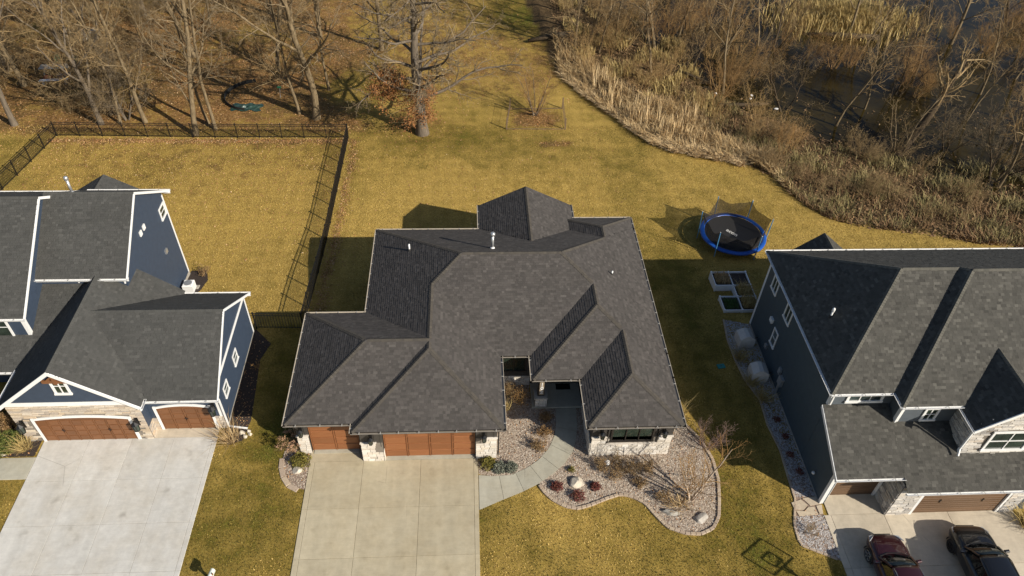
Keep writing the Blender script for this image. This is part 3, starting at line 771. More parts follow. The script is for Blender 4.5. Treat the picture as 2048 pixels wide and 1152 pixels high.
STONES = {}
def stone_field(house, axis, pos, a0, a1, z0, z1, out, mat, h=(.14, .24), w=(.22, .5), skip=None, depth=.05, name='stone_facing'):
    """stones laid in broken courses on a mortar backing, each its own piece"""
    def B(mb, u0, u1, za, zb, o0, o1, e=None):
        p0, p1 = sorted((pos+out*o0, pos+out*o1)); args = (p0, p1, u0, u1, za, zb) if axis == 'x' else (u0, u1, p0, p1, za, zb)
        return mb.bbox(*args, e) if e else mb.box(*args)
    f1 = z1 if callable(z1) else (lambda u: z1)
    if callable(z1):
        us = np.linspace(a0, a1, 9); pts = [(a0, z0)]+[(a1, z0)]+[(u, f1(u)) for u in us[::-1]]
        mb = MB(); P = [((pos, u, z) if axis == 'x' else (u, pos, z)) for u, z in pts]
        mb.extrude(P, (out*.012, 0, 0) if axis == 'x' else (0, out*.012, 0)); root = mb.build(name, M['mortar'], house)
        zm = max(f1(u) for u in us)
    else:
        root = B(MB(), a0, a1, z0, z1, 0, .012).build(name, M['mortar'], house); zm = z1
    z = z0
    while z < zm-.03:
        ch = min(rnd.uniform(*h), zm-z)
        if zm-(z+ch) < .07: ch = zm-z
        u = a0
        while u < a1-.02:
            cw = rnd.uniform(*w)
            if a1-(u+cw) < w[0]*.6: cw = a1-u
            cu, cz = u+cw/2, z+ch/2
            if cz+ch*.3 <= f1(cu) and not (skip and skip(cu, cz, cw, ch)):
                d = depth+rnd.uniform(-.015, .02); g = .011
                o = B(MB(), u+g, u+cw-g, z+g, z+ch-g, .006, d, .012).build('stone', mat, root)
            u += cw
        z += ch
    return root

def lantern(house, x, y, z, scale=1.0):
    """black wall lantern facing -Y: bracket, roof cap, cage and glass body"""
    g = MB(); s = scale
    g.box(x-.06*s, x+.06*s, y-.02, y+.03, z-.1*s, z+.32*s)
    g.bar((x, y, z+.28*s), (x, y-.20*s, z+.33*s), .03*s)
    root = g.build('wall_lantern', M['black'], house)
    cy = y-.2*s; mb = MB()
    mb.lathe((x, cy, z), [(.13*s, .20*s), (.14*s, .21*s), (.05*s, .30*s), (.02*s, .34*s)], 6)
    mb.lathe((x, cy, z), [(.085*s, -.14*s), (.10*s, -.13*s), (.10*s, -.11*s)], 6)
    for k in range(6):
        a = k*math.pi/3; mb.bar((x+.10*s*math.cos(a), cy+.10*s*math.sin(a), z-.12*s), (x+.12*s*math.cos(a), cy+.12*s*math.sin(a), z+.2*s), .016*s)
    mb.build('lantern_cage', M['black'], root)
    MB().lathe((x, cy, z), [(.088*s, -.11*s), (.105*s, .19*s)], 6).build('lantern_glass', M['glass_green'], root)
    return root

def garage_door(house, x0, x1, y, z0, z1, mat, cols, rows=4, strip=True, arch=0.0, handles=0, jamb=None):
    root = MB().box(x0, x1, y+.02, y+.06, z0, z1).build('garage_door', mat, house)
    ch = (z1-z0)/rows; cw = (x1-x0)/cols
    for i in range(rows):
        for j in range(cols):
            xa, xb = x0+j*cw, x0+(j+1)*cw; za, zb = z0+i*ch, z0+(i+1)*ch
            top = strip and i == rows-1
            MB().bbox(xa+(.07 if rows < 8 else .012), xb-(.07 if rows < 8 else .012), y-.018, y+.03, za+(.035 if rows < 8 else .008), zb-(.17 if top else .035 if rows < 8 else .008), .016 if rows < 8 else .008).build('door_panel', mat, root)
            if top: MB().box(xa+.1, xb-.1, y+.004, y+.03, zb-.155, zb-.04).build('door_window', M['white'] if False else M['strip'], root)
    for j in range(cols+1):
        xa = x0+j*cw; w = .06 if 0 < j < cols else .05
        MB().box(xa-(w if j == cols else w/2 if j else 0), xa+(w if j == 0 else w/2 if j < cols else 0), y-.012, y+.018, z0, z1).build('door_stile', mat, root)
    for k in range(handles):
        xc = x0+(k+.5)*(x1-x0)/handles; mb = MB(); zc = z0+(z1-z0)*.52
        mb.box(xc-.012, xc+.012, y-.05, y-.03, zc-.14, zc+.14)
        for dz in (-.13, .12): mb.box(xc-.02, xc+.02, y-.05, y, zc+dz-.01, zc+dz+.015)
        mb.box(xc-.1, xc+.1, y-.03, y-.014, zc-.02, zc+.02); mb.build('door_handle', M['black'], root)
    return root
M['strip'] = plain('frosted_door_light', (.62,.55,.45), .25, 0, .05)

def downspout(house, pts, mat, w=.07):
    mb = MB()
    for a, b in zip(pts[:-1], pts[1:]): mb.bar(a, b, w, w*1.2, (0, 1, .01))
    return mb.build('downspout', mat, house)
def corner_board(house, x, y, z0, z1, sx, sy, mat=None, w=.12):
    mb = MB(); x0, x1 = sorted((x+sx*.03, x-sx*w)); y0, y1 = sorted((y+sy*.03, y+sy*.004))
    mb.box(x0, x1, y0, y1, z0, z1)
    x0, x1 = sorted((x+sx*.028, x+sx*.004)); y0, y1 = sorted((y+sy*.003, y-sy*w)); mb.box(x0, x1, y0, y1, z0, z1)
    return mb.build('corner_board', mat or M['white'], house)

def vent_pipe(house, x, y, z, h, r, mat, cap=None, base=None, name='vent_pipe'):
    mb = MB().lathe((x, y, z-.15), [(r, 0), (r, h+.15)], 12); p = mb.build(name, mat, house, True)
    MB().lathe((x, y, z-.1), [(r*2.0, 0), (r*1.6, .14), (r*1.05, .24)], 12).build('flashing', base or M['galv'], p, True)
    if cap: MB().lathe((x, y, z+h-.02), [(r*1.1, 0), (cap, .03), (cap, .2), (cap*.7, .25), (cap*.2, .28)], 14).build('vent_cap', mat, p, True)
    return p
# ------------------------------------------------------------------ houses
PINV = {}
_link0 = link
def link(name, me, parent=None, mat=None, smooth=False):
    o = _link0(name, me, parent, mat, smooth)
    if parent is not None and parent.name in PINV: o.matrix_parent_inverse = PINV[parent.name]
    return o
def house_root(name, loc, label):
    o = empty(name, loc, 0, label, 'house'); PINV[o.name] = Matrix.Translation((-loc[0], -loc[1], -loc[2])); return o
def rake(house, axis, pos, p, q, w=.20, t=.04, out=1, mat=None):
    """board following a gable edge: p,q = (u,z) of its upper line"""
    mk = (lambda u, z: (pos, u, z)) if axis == 'x' else (lambda u, z: (u, pos, z))
    mb = MB(); mb.extrude([mk(*p), mk(*q), mk(q[0], q[1]-w), mk(p[0], p[1]-w)], (out*t, 0, 0) if axis == 'x' else (0, out*t, 0))
    return mb.build('rake_board', mat or M['white'], house)
def text_mesh(txt, size, name='digits'):
    cu = bpy.data.curves.new('t', 'FONT'); cu.body = txt; cu.size = size; cu.align_x = 'CENTER'; cu.align_y = 'CENTER'; cu.extrude = size*.04; cu.offset = size*.015
    ob = bpy.data.objects.new('t', cu); C.objects.link(ob); bpy.context.view_layer.update()
    me = bpy.data.meshes.new_from_object(ob.evaluated_get(bpy.context.evaluated_depsgraph_get())); bpy.data.objects.remove(ob); me.name = name
    return me

# ---- centre house: single storey, brown shingles, white limestone base
def main_house():
    H = house_root('brown_roof_house', (1, 30, 0), 'single storey house with a brown hipped roof, amber garage doors and white stone')
    foot = [(-9.18,23.98),(-5.75,23.98),(-5.75,23.46),(1.4,23.46),(1.4,28.3),(6.5,28.3),(6.5,23.22),(10.87,23.22),(10.87,39.95),(6.85,39.95),(6.85,41.45),(1.1,41.45),(1.1,38.82),(-5.7,38.82),(-5.7,31.1),(-9.18,31.1)]
    MB().prism(foot, -1.9, 3.02).build('wall', M['bronze'], H)
    MB().extrude([(1.1,41.45,3.03),(6.85,41.45,3.03),(3.97,41.45,4.42)], (0,-2,0)).build('gable_wall', M['bronze'], H)
    p = .5; ze = 3.1
    build_roof(H, [(-6.06,11.18,27.87,39.17,ze,dict(l=p,r=p,f=p,b=p)), (-6.06,1.74,22.88,33.0,ze,dict(l=p,r=p,f=p)), (-9.53,-2.14,23.43,31.43,ze,dict(l=p,f=p,b=p)),
        (3.46,11.18,26.1,33.0,ze,dict(l=p,r=p,f=p)), (6.14,11.18,22.86,30.5,ze,dict(l=p,r=p,f=p)), (.76,7.18,35.9,41.8,ze,dict(l=p,r=p)), (6.38,11.18,36.6,40.31,ze,dict(l=p,r=p,b=p))],
        M['shingle_brown'], M['cap_brown'], M['gutter_cream'], M['gutter_bronze'], hang=.95)
    for a, b in (((.76,3.1),(3.97,4.705)), ((7.18,3.1),(3.97,4.705))): rake(H, 'y', 41.76, a, b, .18, .04, 1, M['gutter_bronze'])
    # garage front
    for x0, x1, y0, y1 in ((-5.79,-4.64,23.23,23.455), (.28,1.41,23.23,23.455), (-9.2,-8.6,23.81,23.975)):
        MB().box(x0, x1, y0, y1, 0, 3.0).build('pilaster', M['bronze'], H)
    MB().box(-4.635, .275, 23.25, 23.455, 2.42, 2.99).build('door_header', M['bronze'], H)
    MB().box(-8.595, -5.8, 23.83, 23.975, 2.42, 2.99).build('door_header', M['bronze'], H)
    for x0, x1, y in ((-5.4,-5.36,23.23), (-5.06,-5.02,23.23), (-4.75,-4.71,23.23), (.5,.54,23.23), (.86,.9,23.23), (1.22,1.26,23.23), (-9.0,-8.96,23.81), (-8.76,-8.72,23.81)):
        MB().box(x0, x1, y-.02, y+.004, 1.3, 2.98).build('batten', M['bronze'], H)
    stone_field(H, 'y', 23.225, -5.79, -4.64, .02, 1.66, -1, M['stone_white'], (.17, .22), (.24, .46), lambda u, z, w, h: u > -4.95 and z > .86)
    stone_field(H, 'x', -4.64, 23.16, 23.45, .02, .86, 1, M['stone_white'], (.17, .22), (.15, .3), depth=.03)
    stone_field(H, 'y', 23.225, .28, 1.41, .02, 1.86, -1, M['stone_white'], (.17, .22), (.24, .46), lambda u, z, w, h: u < .56 and z > 1.36)
    stone_field(H, 'y', 23.805, -9.2, -8.6, .02, 1.62, -1, M['stone_white'], (.17, .22), (.24, .40))
    for x0, x1, y0, z in ((-5.82,-4.96,23.12,1.67), (.56,1.44,23.12,1.87), (-9.23,-8.57,23.70,1.63)):
        MB().bbox(x0, x1, y0, y0+.12, z, z+.05, .01).build('stone_cap', M['stone_white'], H)
    garage_door(H, -4.6, .24, 23.42, .08, 2.42, M['door_amber'], 4)
    garage_door(H, -8.56, -6.0, 23.94, .08, 2.42, M['door_amber'], 2)
    for x, y, z in ((-5.2,23.2,2.05), (.72,23.2,2.05), (-8.9,23.78,2.05), (7.0,23.19,2.1), (10.35,23.19,2.1)): lantern(H, x, y, z, 1.15)
    downspout(H, [(1.5,22.95,2.98), (1.5,23.15,2.7), (1.5,23.38,2.5), (1.5,23.38,.1)], M['gutter_bronze'])
    downspout(H, [(-9.3,23.5,2.98), (-9.27,23.75,2.7), (-9.27,23.9,2.5), (-9.27,23.9,.1)], M['gutter_bronze'])
    # right wing
    stone_field(H, 'y', 23.22, 6.5, 10.87, .02, 1.72, -1, M['stone_white'], (.16, .22), (.26, .52), lambda u, z, w, h: 7.32 < u < 10.1 and z > 1.12)
    stone_field(H, 'x', 6.5, 23.16, 26.4, .02, 1.2, -1, M['stone_white'], (.16, .22), (.26, .52))
    for x0, x1, z in ((7.33,10.09,1.14), (6.46,7.32,1.73), (10.1,10.92,1.73)): MB().bbox(x0, x1, 23.10, 23.21, z, z+.05, .01).build('stone_cap', M['stone_white'], H)
    window(H, 'y', 23.22, 7.6, 9.75, 1.42, 2.72, -1, M['frame_dark'], M['glass_green'], (1/3, 2/3), (), .10, .07)
    for x in (7.34, 10.04): MB().box(x, x+.06, 23.15, 23.215, 1.22, 2.98).build('batten', M['bronze'], H)
    # recessed entry window and porch
    window(H, 'y', 28.3, 1.9, 3.2, 1.36, 2.62, -1, M['frame_dark'], M['glass_green'], (.5,), (), .08, .06)
    stone_field(H, 'y', 28.3, 1.42, 3.55, .02, .84, -1, M['stone_white'], (.18, .24), (.26, .5))
    MB().bbox(3.58, 6.49, 26.47, 28.29, -.2, .13, .012).build('porch_floor', M['conc_walk'], H)
    ped = MB().box(3.78, 4.36, 26.56, 27.1, .13, .86).build('porch_pedestal', M['mortar'], H)
    stone_field(H, 'y', 26.56, 3.74, 4.40, .132, .86, -1, M['stone_white'], (.16, .2), (.2, .34))
    stone_field(H, 'x', 4.36, 26.5, 27.12, .132, .86, 1, M['stone_white'], (.16, .2), (.2, .34))
    MB().bbox(3.68, 4.46, 26.46, 27.2, .865, .95, .015).build('pedestal_cap', M['foundation'], H)
    col = MB()
    b = 0; col.v = [(3.86,26.66,.95),(4.26,26.66,.95),(4.26,27.02,.95),(3.86,27.02,.95),(3.94,26.72,2.75),(4.18,26.72,2.75),(4.18,26.96,2.75),(3.94,26.96,2.75)]
    col.f = [(0,3,2,1),(4,5,6,7),(0,1,5,4),(1,2,6,5),(2,3,7,6),(3,0,4,7)]
    col.build('porch_post', M['frame_dark'], H)
    MB().box(3.62, 6.44, 26.62, 26.98, 2.76, 3.0).build('porch_beam', M['bronze'], H)
    bd = MB().bbox(3.94, 4.19, 26.585, 26.63, 1.15, 2.62, .008).build('address_board', M['board'], H)
    for k, ch in enumerate('1102'):
        me = text_mesh(ch, .36, 'digit'); me.materials.append(M['white'])
        me.transform(Matrix.Translation((4.065, 26.575, 2.42-k*.34)) @ Matrix.Rotation(math.pi/2, 4, 'X')); link('digit', me, bd)
    # roof furniture
    vent_pipe(H, 1.46, 34.4, 5.49, 1.0, .085, M['galv'], .15, M['white'], 'flue_pipe')
    vent_pipe(H, -3.67, 35.66, 4.3, .5, .055, M['white'], None, M['deck'])
    vent_pipe(H, 8.73, 33.23, 4.32, .28, .05, M['white'], None, M['deck'])
    return H
M['board'] = plain('tan_sign_board', (.30,.24,.17), .7)
main_house()
mat_ = MB().bbox(5.1, 5.95, 27.75, 28.2, .13, .15, .006).build('doormat', M['black']); tag(mat_, 'black rectangular doormat on the porch floor', 'doormat')

# ---- left house: navy lap siding, white trim
def left_house():
    H = house_root('navy_house', (-21, 31, 0), 'navy two storey house with white trim and red brown garage doors')
    z0 = -1.9
    fg = lambda x: 6.0-.8*abs(x+20.7)
    rg = lambda y: 3.08+.66*(4.05-abs(y-29.2))-.08
    t2 = lambda y: 8.85-.695*abs(y-35.62)-.08
    fw = lambda y: 9.39-.67*abs(y-34.5)-.08
    MB().extrude([(-24.05,25.02,z0),(-17.35,25.02,z0),(-17.35,25.02,fg(-17.35)),(-20.7,25.02,fg(-20.7)),(-24.05,25.02,fg(-24.05))], (0,6.8,0)).build('wall', M['navy'], H)
    MB().extrude([(-20,25.62,z0),(-20,32.9,z0),(-20,32.9,rg(32.9)),(-20,29.2,rg(29.2)),(-20,25.62,rg(25.62))], (20-13.54,0,0)).build('wall', M['navy'], H)
    MB().extrude([(-23.9,31.9,z0),(-23.9,39.35,z0),(-23.9,39.35,t2(39.35)),(-23.9,35.62,t2(35.62)),(-23.9,31.9,t2(31.9))], (23.9-19.35,0,0)).build('wall', M['navy'], H)
    MB().extrude([(-34,29.2,z0),(-34,39.6,z0),(-34,39.6,fw(39.6)),(-34,34.5,fw(34.5)),(-34,29.2,fw(29.2))], (34-23.97,0,0)).build('wall', M['navy'], H)
    MB().box(-27.2, -23.2, 39.5, 44.0, z0, 2.6).build('sunroom_wall', M['navy'], H)
    args = (M['shingle_grey'], M['cap_grey'], M['white'], M['white'])
    build_roof(H, [(-24.35,-17.05,24.65,33.4,3.18,dict(l=.8,r=.8)), (-21.2,-13.27,25.15,33.25,3.08,dict(f=.66,b=.66)), (-34,-20.7,27.3,31.88,3.1,dict(f=.478))], *args, hang=1.1)
    build_roof(H, [(-24.0,-19.0,31.5,39.75,6.0,dict(f=.695,b=.695))], *args, hang=1.1)
    build_roof(H, [(-34,-23.6,28.85,40.15,5.61,dict(f=.67,b=.67))], *args, hang=1.1)
    build_roof(H, [(-27.5,-22.9,39.6,44.3,2.65,dict(l=.6,r=.6))], *args, hang=0)
    # siding
    lap_siding(H, 'x', -13.54, 25.62, 32.9, .15, rg, M['navy'], 1)
    lap_siding(H, 'x', -19.35, 31.9, 39.35, .1-.9, t2, M['navy'], 1)
    lap_siding(H, 'x', -23.97, 29.2, 39.6, 3.6, fw, M['navy'], 1)
    lap_siding(H, 'y', 25.02, -24.05, -17.35, 3.35, fg, M['navy'], -1)
    lap_siding(H, 'y', 25.62, -17.34, -13.54, 1.0, 2.98, M['navy'], -1)
    lap_siding(H, 'y', 29.2, -34, -23.97, 3.6, 5.6, M['navy'], -1)
    lap_siding(H, 'y', 31.9, -23.9, -19.35, 5.2, 5.95, M['navy'], -1)
    MB().box(-13.53, -13.50, 25.6, 32.92, -.4, .13).build('foundation', M['foundation'], H)
    MB().box(-19.34, -19.31, 33.2, 39.37, -1.5, -.55).build('foundation', M['foundation'], H)
    # rakes, friezes, corners
    for (ya, yb, pos, f, e0, e1) in ((25.12,29.2,-13.30,.66,3.08,0), (33.28,29.2,-13.30,.66,3.08,0)): rake(H, 'x', pos, (ya,3.10), (29.2,3.10+.66*4.05), .17, .05)
    for y in (31.48, 39.77): rake(H, 'x', -19.03, (y,6.02), (35.62,6.02+.695*4.12), .18, .05)
    for y in (28.83, 40.17): rake(H, 'x', -23.63, (y,5.63), (34.5,5.63+.67*5.65), .18, .05)
    for x in (-24.37, -17.03): rake(H, 'y', 24.68, (x,3.20), (-20.7,3.20+.8*3.65), .26, .05, -1)
    MB().box(-24.0, -17.4, 24.975, 25.0, 3.05, 3.34).build('frieze_board', M['white'], H)
    MB().box(-13.515, -13.48, 25.7, 32.85, 3.12, 3.32).build('frieze_board', M['white'], H)
    corner_board(H, -13.54, 25.62, .1, 3.0, 1, -1, None, .16); corner_board(H, -13.54, 32.9, .0, 3.0, 1, 1)
    corner_board(H, -19.35, 39.35, -.8, 5.95, 1, 1); corner_board(H, -23.97, 29.2, 3.9, 5.55, 1, -1, None, .16)
    # stone front with arched white door surround
    arch = lambda x: 2.06-.2*((x+20.6)/2.45)**2
    stone_field(H, 'y', 25.015, -24.05, -17.36, .02, 3.04, -1, M['stone_buff'], (.09, .17), (.25, .7), lambda u, z, w, h: abs(u+20.6) < 2.6+w*.3 and z-h/2 < arch(u)+.16, .045)
    def arched(xc, hw, y, top, sag, cols, hand):
        f = lambda x: top-sag*((x-xc)/hw)**2
        xs = np.linspace(xc-hw, xc+hw, 15); mb = MB()
        up = [(x, y-.06, f(x)) for x in xs]
        for a, b in zip(up[:-1], up[1:]): mb.extrude([a, b, (b[0], b[1], b[2]+.15), (a[0], a[1], a[2]+.15)], (0, .08, 0))
        mb.box(xc-hw-.15, xc-hw, y-.06, y+.02, 0, f(xc-hw)+.15); mb.box(xc+hw, xc+hw+.15, y-.06, y+.02, 0, f(xc+hw)+.15)
        mb.build('door_surround', M['white'], H)
        d = garage_door(H, xc-hw+.01, xc+hw-.01, y-.035, .06, top-sag-.02, M['door_red'], cols, 4, False, 0, hand)
        # arched head panel
        mb = MB()
        for a, b in zip(xs[:-1], xs[1:]): mb.extrude([(a, y-.03, top-sag-.02), (b, y-.03, top-sag-.02), (b, y-.03, f(b)), (a, y-.03, f(a))], (0, .03, 0))
        mb.build('door_head', M['door_red'], d)
    arched(-20.6, 2.42, 25.0, 2.06, .2, 8, 2); arched(-15.52, 1.4, 25.61, 2.08, .2, 4, 1)
    MB().box(-23.0, -18.2, 24.97, 25.0, .0, .055).build('door_sill', M['foundation'], H)
    stone_field(H, 'y', 25.61, -17.34, -17.1, .02, 1.05, -1, M['stone_buff'], (.09, .16), (.12, .3), None, .06)
    stone_field(H, 'y', 25.61, -13.98, -13.4, .02, 1.12, -1, M['stone_buff'], (.09, .16), (.16, .36), None, .06)
    stone_field(H, 'x', -17.355, 25.0, 25.6, .02, 1.05, 1, M['stone_buff'], (.09, .16), (.2, .4), None, .04)
    for x, y, z in ((-23.68,24.96,1.45), (-17.78,24.96,1.45), (-13.85,25.55,1.85)): lantern(H, x, y, z, 1.5)
    # gable ornament and windows
    g = MB(); g.box(-21.35, -20.05, 24.86, 24.95, 5.0, 5.2); g.box(-20.78, -20.62, 24.82, 24.96, 4.95, 5.75); g.bar((-21.2,24.9,5.1), (-20.7,24.9,5.55), .1); g.bar((-20.2,24.9,5.1), (-20.7,24.9,5.55), .1)
    g.build('gable_bracket', M['door_red'], H)
    window(H, 'y', 24.995, -20.98, -20.4, 4.12, 4.92, -1, M['white'], M['glass_green'], (.5,), (.68,), .12, .05)
    for y0, y1 in ((26.6,27.2), (28.9,29.5)): window(H, 'x', -13.515, y0, y1, 1.5, 2.2, 1, M['white'], M['glass'], (), (.5,), .07, .05)
    window(H, 'x', -19.325, 38.3, 39.0, 4.82, 5.5, 1, M['white'], M['glass_green'], (), (.5,), .10, .05)
    window(H, 'y', 29.17, -26.6, -24.95, 3.95, 5.25, -1, M['white'], M['glass_green'], (.5,), (.55,), .12, .05)
    for y, z in ((35.78,6.2), (35.2,6.2)): MB().box(-19.325, -19.25, y-.14, y+.14, z-.16, z+.16).build('wall_vent', M['white'], H)
    MB().box(-19.325, -19.22, 37.1, 37.4, 2.9, 3.2).build('wall_vent', M['galv'], H)
    downspout(H, [(-19.1,31.5,5.9), (-19.1,31.8,5.75), (-19.4,31.86,5.55), (-19.4,31.86,5.3)], M['white'])
    downspout(H, [(-21.9,31.5,5.9), (-21.9,31.8,5.75), (-21.9,31.86,5.4)], M['white'])
    downspout(H, [(-13.4,25.2,3.0), (-13.4,25.45,2.8), (-13.4,25.53,2.6), (-13.4,25.53,.25), (-12.4,25.45,.12)], M['white'])
    vent_pipe(H, -22.6, 35.95, 8.6, .9, .075, M['galv'], .12)
    return H
left_house()

# ---- right house: slate blue siding
def right_house():
    H = house_root('slate_house', (26, 27, 0), 'slate blue two storey house with olive grey roof and brown garage doors')
    z0 = -1.7
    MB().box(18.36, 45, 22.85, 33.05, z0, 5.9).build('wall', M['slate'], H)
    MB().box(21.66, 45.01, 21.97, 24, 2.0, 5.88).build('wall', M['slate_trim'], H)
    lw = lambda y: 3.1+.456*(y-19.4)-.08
    MB().extrude([(18.38,20.42,z0),(18.38,22.86,z0),(18.38,22.86,lw(22.86)),(18.38,20.42,lw(20.42))], (26.6,0,0)).build('garage_wall', M['slate_trim'], H)
    MB().extrude([(21.58,19.26,0),(21.58,20.43,0),(21.58,20.43,lw(20.43)),(21.58,19.26,lw(19.26))], (23.2,0,0)).build('garage_wall', M['slate_trim'], H)
    MB().box(18.37, 18.62, 19.9, 20.43, 0, 3.1).build('garage_pier', M['slate'], H)
    dz = lambda x: 5.8+.8*(2.27-abs(x-26.6))-.08
    MB().extrude([(24.62,20.47,3.0),(28.58,20.47,3.0),(28.58,20.47,dz(28.58)),(26.6,20.47,dz(26.6)),(24.62,20.47,dz(24.62))], (0,2.5,0)).build('dormer_wall', M['slate_trim'], H)
    MB().box(22.1, 25.3, 33.0, 37.1, z0, 2.5).build('rear_wall', M['slate'], H)
    args = (M['shingle_olive'], M['cap_olive'], M['white'], M['white'])
    build_roof(H, [(18.03,46,22.5,33.4,5.95,dict(l=.868,f=.728,b=.652)), (21.3,46,21.62,33.4,5.95,dict(l=.896,f=.728,b=.652)), (24.33,28.87,20.2,27.2,5.8,dict(l=.8,r=.8))], *args, hang=1.1)
    build_roof(H, [(18.1,21.55,19.4,22.84,3.1,dict(f=.456)), (21.55,46,18.72,22.6,2.79,dict(f=.456))], *args, hang=1.1)
    build_roof(H, [(21.87,25.5,33.1,37.45,2.5,dict(l=.82,r=.82))], *args, hang=0)
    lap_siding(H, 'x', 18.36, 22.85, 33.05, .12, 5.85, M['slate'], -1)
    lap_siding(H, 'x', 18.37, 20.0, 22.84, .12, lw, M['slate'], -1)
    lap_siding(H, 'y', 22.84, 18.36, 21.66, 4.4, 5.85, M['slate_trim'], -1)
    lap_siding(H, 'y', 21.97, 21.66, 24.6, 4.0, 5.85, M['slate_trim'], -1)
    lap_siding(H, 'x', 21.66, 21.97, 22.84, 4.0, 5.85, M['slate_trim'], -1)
    MB().box(18.31, 18.345, 20.0, 33.06, -.6, .1).build('foundation', M['foundation'], H)
    corner_board(H, 18.36, 33.05, .1, 5.9, -1, 1, None, .16); corner_board(H, 18.36, 22.85, 4.6, 5.9, -1, -1, None, .16)
    corner_board(H, 21.66, 21.97, 4.3, 5.9, -1, -1, None, .16); corner_board(H, 24.62, 20.47, 3.6, 5.75, -1, -1, None, .14)
    corner_board(H, 18.37, 19.9, .05, 3.0, -1, -1, None, .16)
    MB().extrude([(18.06,19.36,3.08),(18.06,22.84,4.66),(18.06,22.84,4.44),(18.06,19.36,2.86)], (.05,0,0)).build('rake_board', M['white'], H)
    for x in (24.31, 28.89): rake(H, 'y', 20.22, (x,5.82), (26.6,5.82+.8*2.29), .24, .05, -1)
    # stone: dormer front and side, garage pillar
    stone_field(H, 'y', 20.465, 24.62, 28.58, 3.45, dz, -1, M['stone_grey'], (.09, .17), (.25, .65), lambda u, z, w, h: 25.5 < u+w*.3 and u-w*.3 < 27.9 and 3.7 < z+h*.3 and z-h*.3 < 5.5, .05)
    stone_field(H, 'x', 24.615, 20.47, 21.96, 3.9, 5.72, -1, M['stone_grey'], (.09, .17), (.25, .6), None, .05)
    stone_field(H, 'y', 19.255, 21.58, 22.82, .02, 2.7, -1, M['stone_grey'], (.09, .17), (.2, .55), None, .22-.05)
    stone_field(H, 'x', 21.575, 19.1, 20.38, .02, 2.85, -1, M['stone_grey'], (.09, .17), (.2, .5), None, .05)
    stone_field(H, 'y', 19.255, 27.7, 28.5, .02, 2.7, -1, M['stone_grey'], (.09, .17), (.2, .5), None, .17)
    # doors
    garage_door(H, 18.98, 21.35, 20.36, .05, 2.25, M['door_brown'], 1, 11, False)
    garage_door(H, 22.98, 27.55, 19.2, .05, 2.25, M['door_brown'], 1, 11, False, 0, 2)
    for x0, x1, y0, y1 in ((18.84,18.98,20.26,20.4), (21.35,21.49,20.26,20.4), (22.83,22.98,19.1,19.24), (27.55,27.69,19.1,19.24)): MB().box(x0, x1, y0, y1, 0, 2.4).build('door_jamb', M['white'], H)
    MB().box(22.83, 27.69, 19.12, 19.235, 2.405, 2.55).build('door_header', M['white'], H); MB().box(18.84, 21.49, 20.28, 20.395, 2.405, 2.55).build('door_header', M['white'], H)
    # windows
    for y0, y1, za, zb, mh in ((31.3,32.0,4.35,5.22,()), (28.85,29.58,4.3,5.28,()), (29.42,29.92,1.72,2.8,(.5,))): window(H, 'x', 18.335, y0, y1, za, zb, -1, M['white'], M['glass'], (.5,) if not mh else (), mh, .09, .05)
    window(H, 'y', 22.81, 19.3, 20.95, 5.0, 5.5, -1, M['white'], M['glass'], (1/3, 2/3), (), .14, .05)
    window(H, 'y', 21.94, 23.0, 23.55, 4.5, 5.3, -1, M['white'], M['glass_green'], (.5,), (.5,), .12, .05)
    window(H, 'y', 20.42, 25.72, 27.7, 3.95, 5.3, -1, M['white'], M['glass_green'], (.5,), (.5,), .12, .06)
    for y, z in ((30.55,2.9), (26.9,.0)): pass
    MB().box(18.2, 18.335, 30.4, 30.75, 2.75, 3.05).build('wall_vent', M['white'], H)
    MB().box(18.22, 18.335, 30.0, 30.25, .9, 1.2).build('meter_box', M['galv'], H)
    mtr = MB().box(18.16, 18.335, 27.0, 27.45, .9, 1.5).build('meter_box', M['galv'], H)
    MB().box(18.2, 18.335, 27.6, 27.85, 1.3, 1.75).build('meter_box', M['galv'], H)
    MB().lathe((18.2,27.2,.02), [(.07,0),(.07,1.0)], 8).build('meter_conduit', M['galv'], H)
    MB().lathe((18.2,21.18,.85), [(.05,0),(.09,.05),(.09,.12),(.04,.16)], 8).build('wall_light', M['white'], H)
    downspout(H, [(18.2,22.5,5.85), (18.25,22.7,5.7), (18.42,22.78,5.5), (18.42,22.78,4.75)], M['white'])
    downspout(H, [(21.45,21.65,5.85), (21.5,21.85,5.7), (21.62,21.9,5.5), (21.62,21.9,4.35)], M['white'])
    downspout(H, [(24.45,20.3,5.7), (24.5,20.4,5.5), (24.5,20.42,4.0), (24.42,20.2,3.72)], M['white'])
    vent_pipe(H, 19.2, 26.85, 6.97, .42, .05, M['white'], .08, M['deck'])
    return H
right_house()
